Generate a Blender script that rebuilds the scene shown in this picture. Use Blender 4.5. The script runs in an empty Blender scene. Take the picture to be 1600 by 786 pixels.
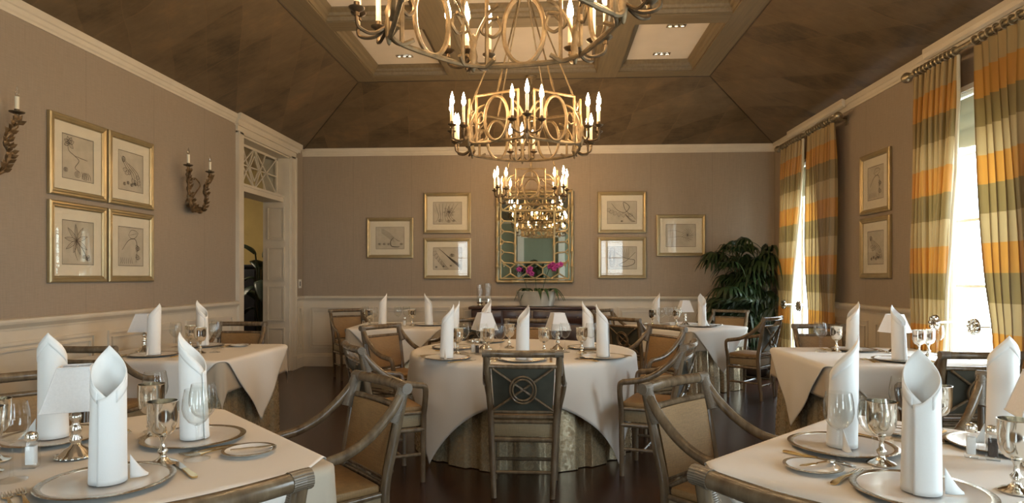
import bpy, bmesh, math, random
from mathutils import Vector, Matrix
S = bpy.context.scene
COL = S.collection
PI = math.pi
SKY, EXPO = 9.5, 1.0
rnd = random.Random(7)

# ------------------------------------------------------------------ mesh helpers
class MB:
    """collects geometry; build() links it as one mesh object"""
    def __init__(s):
        s.v = []; s.f = []
    def add(s, vs, fs):
        b = len(s.v)
        s.v += [tuple(p) for p in vs]
        s.f += [tuple(b + i for i in f) for f in fs]
        return s
    def box(s, x0, x1, y0, y1, z0, z1, M=None):
        vs = [(x0,y0,z0),(x1,y0,z0),(x1,y1,z0),(x0,y1,z0),(x0,y0,z1),(x1,y0,z1),(x1,y1,z1),(x0,y1,z1)]
        if M is not None: vs = [M @ Vector(p) for p in vs]
        return s.add(vs, [(0,3,2,1),(4,5,6,7),(0,1,5,4),(1,2,6,5),(2,3,7,6),(3,0,4,7)])
    def tube(s, pts, r, n=8, closed=False, flat=1.0, caps=True):
        pts = [Vector(p) for p in pts]
        m = len(pts)
        rs = list(r) if hasattr(r, '__len__') else [r]*m
        T = []
        for i in range(m):
            if closed: t = pts[(i+1) % m] - pts[i-1]
            else: t = pts[min(i+1, m-1)] - pts[max(i-1, 0)]
            T.append(t.normalized() if t.length > 1e-9 else Vector((0,0,1)))
        up = Vector((0,0,1)) if abs(T[0].z) < .9 else Vector((0,1,0))
        N = (up - T[0]*up.dot(T[0])).normalized()
        vs = []
        for i in range(m):
            N = (N - T[i]*N.dot(T[i]))
            N = N.normalized() if N.length > 1e-6 else T[i].orthogonal().normalized()
            B = T[i].cross(N)
            for k in range(n):
                a = 2*PI*(k+.5)/n
                vs.append(pts[i] + N*math.cos(a)*rs[i] + B*math.sin(a)*rs[i]*flat)
        fs = []
        for i in range(m if closed else m-1):
            j = (i+1) % m
            for k in range(n):
                l = (k+1) % n
                fs.append((i*n+k, i*n+l, j*n+l, j*n+k))
        if caps and not closed:
            fs.append(tuple(range(n))[::-1]); fs.append(tuple((m-1)*n+k for k in range(n)))
        return s.add(vs, fs)
    def lathe(s, prof, n=16, c=(0,0,0), M=None):
        """profile of (r,z); r==0 closes the end"""
        vs = []; rows = []
        for r, z in prof:
            if r < 1e-6:
                rows.append([len(vs)]); vs.append(Vector((0,0,z)))
            else:
                rows.append(list(range(len(vs), len(vs)+n)))
                vs += [Vector((r*math.cos(2*PI*k/n), r*math.sin(2*PI*k/n), z)) for k in range(n)]
        fs = []
        for a, b in zip(rows, rows[1:]):
            for k in range(n):
                l = (k+1) % n
                q = [a[k % len(a)], a[l % len(a)], b[l % len(b)], b[k % len(b)]]
                u = []
                for i in q:
                    if i not in u: u.append(i)
                if len(u) > 2: fs.append(tuple(u))
        c = Vector(c)
        vs = [(M @ p if M is not None else p) + c for p in vs]
        return s.add(vs, fs)
    def grid(s, fn, nu, nv, wrap=False):
        vs = [fn(i/nu, j/nv) for j in range(nv+1) for i in range(nu if wrap else nu+1)]
        w = nu if wrap else nu+1
        fs = []
        for j in range(nv):
            for i in range(nu):
                k = (i+1) % w
                fs.append((j*w+i, j*w+k, (j+1)*w+k, (j+1)*w+i))
        return s.add(vs, fs)
    def prism(s, poly, ax, a0, a1):
        """polygon (list of 2d) extruded along axis 'x','y' or 'z' from a0 to a1"""
        def P(p, a):
            return (a, p[0], p[1]) if ax == 'x' else (p[0], a, p[1]) if ax == 'y' else (p[0], p[1], a)
        n = len(poly)
        vs = [P(p, a0) for p in poly] + [P(p, a1) for p in poly]
        fs = [tuple(range(n))[::-1], tuple(range(n, 2*n))]
        fs += [(i, (i+1) % n, n+(i+1) % n, n+i) for i in range(n)]
        return s.add(vs, fs)
    def build(s, name, m, parent=None, loc=None, smooth=True, bevel=0, ang=40, solid=0, rot=None):
        me = bpy.data.meshes.new(name)
        me.from_pydata(s.v, [], s.f)
        bm = bmesh.new(); bm.from_mesh(me)
        bmesh.ops.recalc_face_normals(bm, faces=bm.faces[:])
        if bevel:
            es = [e for e in bm.edges if len(e.link_faces) == 2 and e.calc_face_angle(0) > .6]
            bmesh.ops.bevel(bm, geom=es, offset=bevel, segments=2, affect='EDGES', profile=.5)
        bm.to_mesh(me); bm.free()
        if smooth:
            me.polygons.foreach_set('use_smooth', [True]*len(me.polygons))
            me.set_sharp_from_angle(angle=math.radians(ang))
        me.materials.append(m)
        o = bpy.data.objects.new(name, me); COL.objects.link(o)
        if parent is not None: o.parent = parent
        if loc is not None: o.location = loc
        if rot is not None: o.rotation_euler = rot
        if solid:
            md = o.modifiers.new('Solidify', 'SOLIDIFY'); md.thickness = solid; md.offset = 0
        return o

def spline(pts, n=6, closed=False):
    P = [Vector(p) for p in pts]; m = len(P); out = []
    rng = m if closed else m-1
    for i in range(rng):
        p1, p2 = P[i], P[(i+1) % m]
        p0 = P[i-1] if (closed or i > 0) else p1*2-p2
        p3 = P[(i+2) % m] if (closed or i+2 < m) else p2*2-p1
        for k in range(n):
            t = k/n
            out.append(.5*((2*p1)+(p2-p0)*t+(2*p0-5*p1+4*p2-p3)*t*t+(3*p1-p0-3*p2+p3)*t**3))
    if not closed: out.append(P[-1])
    return out

def tag(o, label=None, cat=None, group=None, kind=None):
    if label: o['label'] = label
    if cat: o['category'] = cat
    if group: o['group'] = group
    if kind: o['kind'] = kind
    return o
def thing(name, label, cat, loc=(0,0,0), rz=0, group=None):
    o = bpy.data.objects.new(name, None); COL.objects.link(o)
    o.empty_display_size = .1
    o.location = loc; o.rotation_euler = (0,0,rz)
    return tag(o, label, cat, group)
def struct(o, label=None):
    o['kind'] = 'structure'
    if label: o['label'] = label
    return o
def dup(root, loc, rz, label, group=None):
    r = root.copy(); COL.objects.link(r); r.location = loc; r.rotation_euler = (0,0,rz)
    tag(r, label, None, group)
    for ch in list(root.children):
        c = ch.copy(); COL.objects.link(c); c.parent = r
        for g in list(ch.children):
            d = g.copy(); COL.objects.link(d); d.parent = c
    return r

# ------------------------------------------------------------------ materials
def srgb(r, g, b):
    f = lambda c: (c/255/12.92) if c/255 <= .04045 else ((c/255+.055)/1.055)**2.4
    return (f(r), f(g), f(b), 1)
class NT:
    def __init__(s, name):
        s.m = bpy.data.materials.new(name); s.m.use_nodes = True
        s.t = s.m.node_tree; s.n = s.t.nodes; s.l = s.t.links
        s.b = s.n['Principled BSDF']; s.out = s.n['Material Output']
    def node(s, typ, **kw):
        n = s.n.new(typ)
        for k, v in kw.items():
            if k.startswith('i_'):
                n.inputs[k[2:].replace('_', ' ')].default_value = v
            else: setattr(n, k, v)
        return n
    def link(s, a, b): s.l.new(a, b)
    def pos(s, obj=False):
        return s.node('ShaderNodeTexCoord').outputs['Object'] if obj else s.node('ShaderNodeNewGeometry').outputs['Position']
    def mapped(s, scale=(1,1,1), rot=(0,0,0), obj=False):
        m = s.node('ShaderNodeMapping'); m.inputs['Scale'].default_value = scale; m.inputs['Rotation'].default_value = rot
        s.link(s.pos(obj), m.inputs['Vector']); return m.outputs[0]
    def noise(s, vec, scale=5, detail=4, rough=.55):
        n = s.node('ShaderNodeTexNoise'); n.inputs['Scale'].default_value = scale
        n.inputs['Detail'].default_value = detail; n.inputs['Roughness'].default_value = rough
        s.link(vec, n.inputs['Vector']); return n.outputs['Fac']
    def ramp(s, fac, stops, interp='LINEAR'):
        r = s.node('ShaderNodeValToRGB'); r.color_ramp.interpolation = interp
        e = r.color_ramp.elements
        while len(e) < len(stops): e.new(.5)
        for k, (p, c) in enumerate(stops):
            e[k].position = p; e[k].color = c
        s.link(fac, r.inputs[0]); return r.outputs[0]
    def math(s, op, a, b=None):
        n = s.node('ShaderNodeMath', operation=op)
        for i, x in enumerate((a, b)):
            if x is None: continue
            if isinstance(x, (int, float)): n.inputs[i].default_value = x
            else: s.link(x, n.inputs[i])
        return n.outputs[0]
    def mix(s, fac, a, b, blend='MIX'):
        n = s.node('ShaderNodeMix', data_type='RGBA', blend_type=blend)
        for i, x in ((0, fac), (6, a), (7, b)):
            if isinstance(x, (int, float, tuple)): n.inputs[i].default_value = x
            else: s.link(x, n.inputs[i])
        return n.outputs[2]
    def bump(s, h, strength=.3, dist=.005):
        n = s.node('ShaderNodeBump'); n.inputs['Strength'].default_value = strength; n.inputs['Distance'].default_value = dist
        s.link(h, n.inputs['Height']); s.link(n.outputs[0], s.b.inputs['Normal'])
    def base(s, c):
        if isinstance(c, tuple): s.b.inputs['Base Color'].default_value = c
        else: s.link(c, s.b.inputs['Base Color'])
    def set(s, rough=None, metal=None, **kw):
        if rough is not None: s.b.inputs['Roughness'].default_value = rough
        if metal is not None: s.b.inputs['Metallic'].default_value = metal
        for k, v in kw.items(): s.b.inputs[k.replace('_', ' ')].default_value = v
        return s

def scale_c(c, k): return (min(1, c[0]*k), min(1, c[1]*k), min(1, c[2]*k), 1)
def noisy(name, c, rough=.6, metal=0, var=.15, scale=12, bump=0, stretch=(1,1,1), obj=False, dist=.003, **kw):
    t = NT(name); vec = t.mapped(stretch, obj=obj)
    f = t.noise(vec, scale)
    t.base(t.ramp(f, [(.3, scale_c(c, 1-var)), (.7, scale_c(c, 1+var))]))
    t.set(rough, metal, **kw)
    if bump: t.bump(f, bump, dist)
    return t.m
def translucent(t, amount, color):
    tr = t.node('ShaderNodeBsdfTranslucent')
    if isinstance(color, tuple): tr.inputs[0].default_value = color
    else: t.link(color, tr.inputs[0])
    mx = t.node('ShaderNodeMixShader'); mx.inputs[0].default_value = amount
    t.link(t.b.outputs[0], mx.inputs[1]); t.link(tr.outputs[0], mx.inputs[2]); t.link(mx.outputs[0], t.out.inputs[0])
def thin_glass(name, tint=(1,1,1,1), power=1.0, base=.04, rough=.0):
    t = NT(name)
    tp = t.node('ShaderNodeBsdfTransparent'); tp.inputs[0].default_value = tint
    gl = t.node('ShaderNodeBsdfGlossy'); gl.inputs['Roughness'].default_value = rough
    lw = t.node('ShaderNodeLayerWeight'); lw.inputs['Blend'].default_value = .3
    f = t.math('ADD', t.math('MULTIPLY', t.math('POWER', lw.outputs['Facing'], 2.8), power), base)
    f = t.math('MINIMUM', f, .92)
    mx = t.node('ShaderNodeMixShader')
    t.link(f, mx.inputs[0]); t.link(tp.outputs[0], mx.inputs[1]); t.link(gl.outputs[0], mx.inputs[2]); t.link(mx.outputs[0], t.out.inputs[0])
    return t.m
def emit(name, c, k):
    t = NT(name); t.base(c)
    t.b.inputs['Emission Color'].default_value = c; t.b.inputs['Emission Strength'].default_value = k
    return t.m

MT = {}
def make_materials():
    # wallpaper: taupe grasscloth with vertical seams
    def wallpaper(name, c):
        t = NT(name); P = t.pos()
        fine = t.noise(t.mapped((14, 14, 160)), 1.0, 3)
        vert = t.noise(t.mapped((120, 120, 6)), 1.0, 2)
        big = t.noise(P, .7, 2)
        f = t.math('ADD', t.math('MULTIPLY', fine, .5), t.math('MULTIPLY', vert, .5))
        col = t.ramp(f, [(.3, scale_c(c, .88)), (.7, scale_c(c, 1.1))])
        col = t.mix(t.math('MULTIPLY', big, .25), col, scale_c(c, .82))
        sx = t.node('ShaderNodeSeparateXYZ'); t.link(P, sx.inputs[0])
        m = t.math('FRACT', t.math('DIVIDE', t.math('ADD', t.math('ADD', sx.outputs[0], sx.outputs[1]), 20.13), .89))
        seam = t.math('LESS_THAN', m, .009)
        col = t.mix(t.math('MULTIPLY', seam, .35), col, scale_c(c, .55))
        t.base(col); t.set(.85); t.bump(f, .12, .002); return t.m
    MT['wall'] = wallpaper('taupe_grasscloth', (.315, .250, .186, 1))
    MT['sage'] = wallpaper('sage_paint', (.30, .34, .26, 1))
    MT['yellow'] = noisy('ochre_plaster', (.42, .31, .12, 1), .8, var=.08, scale=3)
    MT['cream'] = noisy('cream_paint', (.60, .53, .42, 1), .45, var=.04, scale=6)
    MT['winwhite'] = noisy('white_window_paint', (.86, .86, .83, 1), .45, var=.02)
    MT['panel'] = noisy('ceiling_panel_paint', (.68, .60, .50, 1), .7, var=.04, scale=3)
    # sloped ceiling: dark bark paper laid in diamonds
    t = NT('ceiling_bark_paper')
    P = t.pos(); sx = t.node('ShaderNodeSeparateXYZ'); t.link(P, sx.inputs[0])
    wob = t.math('MULTIPLY', t.math('SUBTRACT', t.noise(P, 3.0, 2), .5), .10)
    h = t.math('ADD', t.math('MULTIPLY', sx.outputs[2], 1.9), wob)
    xy = t.math('ADD', sx.outputs[0], sx.outputs[1])
    u = t.math('DIVIDE', t.math('ADD', xy, h), .62); v = t.math('DIVIDE', t.math('SUBTRACT', xy, h), .62)
    cell = t.node('ShaderNodeCombineXYZ'); t.link(t.math('FLOOR', u), cell.inputs[0]); t.link(t.math('FLOOR', v), cell.inputs[1])
    wn = t.node('ShaderNodeTexWhiteNoise'); t.link(cell.outputs[0], wn.inputs[0])
    fib = t.noise(t.mapped((3, 34, 10), (0, 0, .6)), 1, 5)
    blot = t.noise(P, 3.2, 6, .68)
    f = t.math('ADD', t.math('ADD', t.math('MULTIPLY', wn.outputs[0], .22), t.math('MULTIPLY', fib, .20)), t.math('MULTIPLY', blot, .70))
    col = t.ramp(f, [(.34, (.046, .033, .019, 1)), (.52, (.110, .074, .038, 1)), (.64, (.130, .090, .049, 1)), (.84, (.205, .122, .055, 1))])
    d = t.math('MINIMUM', t.math('FRACT', u), t.math('FRACT', v)); seam = t.math('LESS_THAN', d, .022)
    t.base(t.mix(t.math('MULTIPLY', seam, .45), col, (.17, .105, .052, 1)))
    t.set(.5); t.bump(fib, .15, .003); MT['bark'] = t.m
    MT['beam'] = noisy('beam_wood', (.165, .125, .072, 1), .5, var=.16, scale=2.2, stretch=(16, .8, 16), bump=.05)
    MT['beamx'] = noisy('beam_wood_cross', (.165, .125, .072, 1), .5, var=.16, scale=2.2, stretch=(.8, 16, 16), bump=.05)
    MT['hip'] = noisy('hip_strip_wood', (.045, .03, .018, 1), .5, var=.2)
    # floor
    t = NT('mahogany_planks')
    br = t.node('ShaderNodeTexBrick'); br.offset = .37; br.squash = 1
    br.inputs['Scale'].default_value = 1; br.inputs['Brick Width'].default_value = 1.7; br.inputs['Row Height'].default_value = .125
    br.inputs['Mortar Size'].default_value = .0025; br.inputs['Mortar'].default_value = (.006, .003, .002, 1)
    br.inputs['Color1'].default_value = (.040, .016, .008, 1); br.inputs['Color2'].default_value = (.026, .010, .006, 1)
    t.link(t.mapped((1, 1, 1)), br.inputs['Vector'])
    g = t.noise(t.mapped((2, 40, 1)), 1, 5)
    t.base(t.mix(.5, br.outputs['Color'], t.ramp(g, [(.3, (.022, .009, .005, 1)), (.75, (.052, .021, .011, 1))])))
    t.set(.27); MT['floor'] = t.m
    # rattan frames
    t = NT('weathered_rattan')
    g = t.noise(t.mapped((30, 30, 7), obj=True), 1, 4)
    t.base(t.ramp(g, [(.3, (.085, .055, .031, 1)), (.55, (.150, .104, .060, 1)), (.75, (.215, .160, .102, 1))]))
    t.set(.22); t.bump(g, .1, .002); MT['rattan'] = t.m
    t = NT('grey_leather_binding')
    w = t.node('ShaderNodeTexWave'); w.bands_direction = 'Z'; w.inputs['Scale'].default_value = 55; w.inputs['Distortion'].default_value = 1
    t.link(t.pos(True), w.inputs['Vector'])
    t.base(t.ramp(w.outputs['Fac'], [(.2, (.10, .075, .05, 1)), (.8, (.20, .16, .115, 1))])); t.set(.35); t.bump(w.outputs['Fac'], .4, .002); MT['binding'] = t.m
    def weave(name, c, k=320):
        t = NT(name)
        a = t.noise(t.mapped((k, k, 25), obj=True), 1, 2); b = t.noise(t.mapped((25, 25, k), obj=True), 1, 2)
        f = t.math('ADD', t.math('MULTIPLY', a, .5), t.math('MULTIPLY', b, .5))
        t.base(t.ramp(f, [(.35, scale_c(c, .78)), (.65, scale_c(c, 1.18))])); t.set(.62); t.bump(f, .15, .001); return t.m
    MT['tan'] = weave('gold_tan_weave', (.255, .148, .056, 1))
    MT['apron'] = weave('straw_apron_weave', (.25, .185, .10, 1))
    MT['green'] = noisy('dark_green_leather', (.058, .056, .040, 1), .42, var=.12, scale=20)
    # linens
    def linen(name, c, k=160):
        t = NT(name)
        a = t.noise(t.mapped((k, k, k)), 1, 2); b = t.noise(t.pos(), 2.5, 2)
        t.base(t.mix(t.math('MULTIPLY', b, .18), c, scale_c(c, .86))); t.set(.78)
        h = t.math('ADD', t.math('MULTIPLY', a, .15), b)
        t.bump(h, .12, .01); return t.m
    MT['cloth'] = linen('white_tablecloth_linen', (.74, .70, .64, 1))
    MT['undercloth'] = linen('taupe_undercloth', (.44, .37, .28, 1))
    MT['napkin'] = linen('white_napkin_linen', (.82, .82, .80, 1), 220)
    # damask skirt
    t = NT('gold_damask_skirt')
    v1 = t.node('ShaderNodeTexVoronoi', feature='SMOOTH_F1'); v1.inputs['Scale'].default_value = 52; v1.inputs['Smoothness'].default_value = .8
    nz = t.node('ShaderNodeTexNoise'); nz.inputs['Scale'].default_value = 9; nz.inputs['Detail'].default_value = 3
    P = t.pos(True); t.link(P, nz.inputs['Vector'])
    mx = t.node('ShaderNodeMix', data_type='RGBA'); mx.inputs[0].default_value = .12
    t.link(P, mx.inputs[6]); t.link(nz.outputs['Color'], mx.inputs[7]); t.link(mx.outputs[2], v1.inputs['Vector'])
    pat = t.ramp(v1.outputs['Distance'], [(.30, (0,0,0,1)), (.50, (1,1,1,1))])
    t.base(t.mix(pat, (.34, .255, .14, 1), (.50, .405, .255, 1)))
    r = t.math('SUBTRACT', .55, t.math('MULTIPLY', pat, .3)); t.link(r, t.b.inputs['Roughness'])
    t.set(None, .45); MT['skirt'] = t.m
    # metals
    MT['silver'] = noisy('polished_silver', (.80, .76, .68, 1), .13, 1, var=.05, scale=8)
    MT['plate'] = noisy('silver_plate_satin', (.88, .86, .82, 1), .22, .4, var=.04, scale=5)
    MT['platerim'] = noisy('silver_plate_rim', (.55, .48, .38, 1), .22, 1, var=.3, scale=140, bump=.3)
    MT['china'] = noisy('white_china', (.78, .76, .72, 1), .15, 0, var=.02)
    MT['gold'] = noisy('antique_gilt_iron', (.20, .142, .076, 1), .45, .35, var=.35, scale=22, bump=.15, obj=True)
    MT['giltdark'] = noisy('dark_bronze', (.10, .07, .04, 1), .42, .7, var=.3, scale=30)
    MT['goldcut'] = noisy('gold_cutlery_plate', (.80, .60, .28, 1), .16, 1, var=.06)
    MT['frame'] = noisy('gilt_picture_frame', (.37, .285, .15, 1), .34, .5, var=.08, scale=9, bump=.02)
    MT['mat'] = noisy('cream_mat_board', (.72, .65, .52, 1), .8, var=.03)
    MT['paper'] = noisy('aged_art_paper', (.50, .44, .35, 1), .8, var=.10, scale=9)
    MT['ink'] = noisy('sepia_ink', (.075, .058, .045, 1), .8, var=.3, scale=15)
    MT['vine'] = noisy('tarnished_gilt_vine', (.15, .092, .042, 1), .45, .45, var=.5, scale=28, bump=.1)
    MT['bulb'] = emit('lit_flame_bulb', (1, .64, .31, 1), 125)
    MT['bulboff'] = thin_glass('clear_flame_bulb', (.9, .88, .84, 1), .8, .1)
    MT['sleeve'] = noisy('ivory_candle_sleeve', (.74, .66, .50, 1), .5, var=.05)
    MT['glass'] = thin_glass('clear_crystal', (.98, .985, .98, 1), 1.15, .035)
    MT['pane'] = thin_glass('window_glass', (.98, .99, .98, 1), .5, .03)
    MT['picglass'] = thin_glass('picture_glass', (.98, .98, .97, 1), .45, .02)
    t = NT('mirror_silvering'); t.base((.72, .76, .70, 1)); t.set(.015, 1); MT['mirror'] = t.m
    # shades
    t = NT('white_lamp_shade_fabric'); n = t.noise(t.mapped((150,150,150)), 1, 2)
    t.base(t.ramp(n, [(.3, (.82, .81, .80, 1)), (.7, (.88, .87, .86, 1))])); t.set(.8); translucent(t, .18, (.8, .77, .74, 1)); MT['shade'] = t.m
    # curtain silk with horizontal stripes
    t = NT('striped_silk')
    P = t.pos(); sx = t.node('ShaderNodeSeparateXYZ'); t.link(P, sx.inputs[0])
    fr = t.math('FRACT', t.math('DIVIDE', t.math('ADD', t.math('MULTIPLY', sx.outputs[2], -1), 2.87+.212*9), .636))
    cols = t.ramp(fr, [(0, (.52, .235, .032, 1)), (.333, (.235, .160, .050, 1)), (.667, (.44, .315, .14, 1))], 'CONSTANT')
    n = t.noise(t.mapped((60, 60, 2)), 1, 3)
    cols = t.mix(t.math('MULTIPLY', n, .3), cols, (.22, .13, .05, 1), 'MIX')
    t.base(cols); t.set(.38, None, Sheen_Weight=.2); translucent(t, .27, cols); MT['silk'] = t.m
    t = NT('curtain_lining'); t.base((.56, .48, .33, 1)); t.set(.6); translucent(t, .12, (.5, .43, .3, 1)); MT['lining'] = t.m
    t = NT('roman_shade_fabric'); t.base((.62, .60, .50, 1)); t.set(.8); translucent(t, .25, (.55, .55, .46, 1)); MT['roman'] = t.m
    MT['rod'] = noisy('antique_silver_rod', (.36, .30, .20, 1), .35, .8, var=.3, scale=30)
    MT['leaf'] = noisy('palm_leaf', (.018, .036, .010, 1), .42, var=.45, scale=7)
    MT['leaf2'] = noisy('orchid_leaf', (.035, .075, .02, 1), .35, var=.3, scale=12)
    MT['darkleaf'] = noisy('dark_banana_leaf', (.012, .022, .014, 1), .4, var=.3, scale=6)
    MT['cane'] = noisy('palm_cane', (.10, .08, .04, 1), .6, var=.3, scale=15)
    MT['petal'] = noisy('magenta_petal', (.42, .045, .26, 1), .5, var=.25, scale=30)
    MT['pot'] = noisy('dark_glazed_pot', (.05, .035, .025, 1), .3, var=.2)
    MT['planter'] = noisy('pewter_planter', (.62, .59, .50, 1), .3, .3, var=.1, scale=6)
    MT['soil'] = noisy('moss_soil', (.035, .03, .015, 1), .9, var=.4, scale=40, bump=.5)
    MT['sideboard'] = noisy('dark_mahogany', (.050, .020, .011, 1), .28, var=.3, scale=2, stretch=(3, 3, 30))
    MT['navy'] = noisy('blue_black_lacquer', (.012, .013, .018, 1), .3, var=.2)
    MT['white'] = noisy('white_salt', (.72, .72, .71, 1), .8, var=.03, scale=60)
    MT['pepper'] = noisy('ground_pepper', (.045, .035, .03, 1), .9, var=.5, scale=300)
    MT['plastic'] = noisy('white_switch_plate', (.70, .67, .60, 1), .4, var=.02)
    MT['black'] = noisy('black_plastic', (.02, .02, .02, 1), .4, var=.1)
    MT['chrome'] = noisy('chrome_trim', (.75, .72, .66, 1), .15, 1, var=.03)
    MT['spot'] = emit('lit_halogen', (1, .85, .6, 1), 1.2)
    MT['ext'] = noisy('pale_terrace_stone', (.72, .71, .67, 1), .8, var=.06)
make_materials()
# ------------------------------------------------------------------ the room
XL, XR, YB, YF = -3.725, 3.29, 9.52, -3.0
ZC = 3.165          # underside of the cornice
ZS = 3.27           # spring of the sloped ceiling
ZF = 3.86           # underside of the beams
FX0, FX1, FY0, FY1 = -2.445, 2.01, -1.59, 8.11
DY0, DY1, DZ = 7.58, 9.04, 3.08      # doorway in the left wall
WT = .39
WIN = [8.27, 5.10, 1.77, -1.36]      # window centres on the right wall
WH, WZ0, WZ1 = .56, .12, 2.82

def build_room():
    struct(MB().box(-9, 4, YF-.3, 16, -.2, 0).build('floor', MT['floor'], smooth=False))
    # walls
    w = MB()
    w.box(XL-WT, XL, YF-.3, DY0, 0, 3.5); w.box(XL-WT, XL, DY1, YB+.3, 0, 3.5); w.box(XL-WT, XL, DY0, DY1, DZ, 3.5)
    struct(w.build('wall_left', MT['wall'], smooth=False))
    struct(MB().box(XL, XR+.3, YB, YB+.3, 0, 3.5).build('wall_back', MT['wall'], smooth=False))
    w = MB(); ys = [YF-.3]
    for c in sorted(WIN): ys += [c-WH, c+WH]
    ys.append(YB)
    for i in range(0, len(ys), 2): w.box(XR, XR+.3, ys[i], ys[i+1], 0, 3.5)
    for c in WIN:
        w.box(XR, XR+.3, c-WH, c+WH, 0, WZ0); w.box(XR, XR+.3, c-WH, c+WH, WZ1, 3.5)
    struct(w.build('wall_right', MT['wall'], smooth=False))
    w = MB(); FW = [(-3.2, -2.0), (1.4, 2.6)]
    xs = [XL, -3.2, -2.0, 1.4, 2.6, XR]
    for i in (0, 2, 4): w.box(xs[i], xs[i+1], YF-.3, YF, 0, 3.5)
    for a, b in FW: w.box(a, b, YF-.3, YF, 0, .3); w.box(a, b, YF-.3, YF, 2.7, 3.5)
    struct(w.build('wall_front', MT['sage'], smooth=False))
    # ceiling slopes
    c = MB()
    o = [(XL, YF, ZS), (XR, YF, ZS), (XR, YB, ZS), (XL, YB, ZS)]
    i = [(FX0, FY0, ZF), (FX1, FY0, ZF), (FX1, FY1, ZF), (FX0, FY1, ZF)]
    for k in range(4):
        l = (k+1) % 4
        c.add([o[k], o[l], i[l], i[k]], [(0, 1, 2, 3)])
    # roof slab over the coffers keeps daylight out
    c.box(FX0-.02, FX1+.02, FY0-.02, FY1+.02, 4.03, 4.08)
    ceil = struct(c.build('ceiling', MT['bark'], smooth=False))
    hip = MB()
    for a, b in zip(o, i): hip.tube([a, b], .009, 6)
    for k in range(4): hip.tube([i[k], i[(k+1) % 4]], .008, 6)
    hip.build('hip_strip', MT['hip'], ceil)
    bx = [(FX0, -2.19), (-1.25, -.99), (.595, .855), (1.755, FX1)]
    by = [(FY0, -1.38), (-.4, -.18), (1.25, 1.47), (2.9, 3.12), (4.55, 4.77), (6.2, 6.42), (7.9, FY1)]
    for a, b in bx:
        MB().box(a, b, FY0, FY1, ZF, 4.03).build('coffer_beam', MT['beam'], ceil, smooth=False)
    for a, b in by:
        m = MB()
        for (p, q), (r, s_) in zip(bx, bx[1:]): m.box(q, r, a, b, ZF+.002, 4.03)
        m.build('coffer_beam', MT['beamx'], ceil, smooth=False)
    for (p, q), (r, s_) in zip(bx, bx[1:]):
        for (ya, yb), (yc, yd) in zip(by, by[1:]):
            x0, x1, y0, y1 = q, r, yb, yc
            MB().box(x0, x1, y0, y1, 3.985, 4.02).build('coffer_panel', MT['panel'], ceil, smooth=False)
            # stepped moulding round the coffer
            prof = [(0, ZF+.015), (.012, ZF+.015), (.02, ZF+.05), (.038, ZF+.06), (.045, ZF+.085), (.085, ZF+.112), (.085, ZF+.126), (0, ZF+.126)]
            for nm, ring in (('coffer_moulding', prof),):
                m = MB(); n = len(ring)
                vs = []
                for d, z in ring: vs += [(x0+d, y0+d, z), (x1-d, y0+d, z), (x1-d, y1-d, z), (x0+d, y1-d, z)]
                fs = []
                for j in range(n):
                    k = (j+1) % n
                    for e in range(4): fs.append((j*4+e, j*4+(e+1) % 4, k*4+(e+1) % 4, k*4+e))
                m.add(vs, fs).build(nm, MT['beam'], ceil, smooth=False)
    # cornice: one run per wall
    prof = [(0, ZC+.012), (.012, ZC+.012), (.014, ZC+.03), (.024, ZC+.042), (.034, ZC+.068), (.044, ZC+.076), (.048, ZS+.0), (.048, ZS+.021), (0, ZS+.02)]
    def run(name, k, a, b, d=0, wall='l'):
        m = MB()
        if wall == 'l': m.prism([(XL+p, z) for p, z in prof], 'y', a, b)
        if wall == 'r': m.prism([(XR-p-d, z) for p, z in prof], 'y', a, b)
        if wall == 'b': m.prism([(YB-p, z) for p, z in prof], 'x', a, b)
        if wall == 'f': m.prism([(YF+p, z) for p, z in prof], 'x', a, b)
        struct(m.build(name, MT['cream'], smooth=False))
    run('trim_1', 0, YF, 7.43, wall='l'); run('trim_2', 0, XL, XR, wall='b'); run('trim_3', 0, YF, YB, wall='r'); run('trim_4', 0, XL, XR, wall='f')
    # boxed cornice over each curtained window
    for n, c in enumerate((8.03, 4.90)):
        m = MB(); m.prism([(XR-.049, ZC+.05), (XR-.075, ZC+.065), (XR-.085, ZS-.01), (XR-.085, ZS+.036), (XR-.049, ZS+.03)], 'y', c-.83, c+.79)
        struct(m.build('trim_%d' % (5+n), MT['cream'], smooth=False))
    # wainscot panelling: slab, chair rail, raised mouldings, one object per wall
    RAIL = [(0, .985), (.02, .985), (.024, 1.0), (.034, 1.012), (.05, 1.03), (.055, 1.045), (.055, 1.062), (.03, 1.068), (0, 1.068)]
    BASE = [(0, .001), (.034, .001), (.034, .15), (.026, .165), (.022, .185), (.014, .195), (0, .195)]
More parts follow.
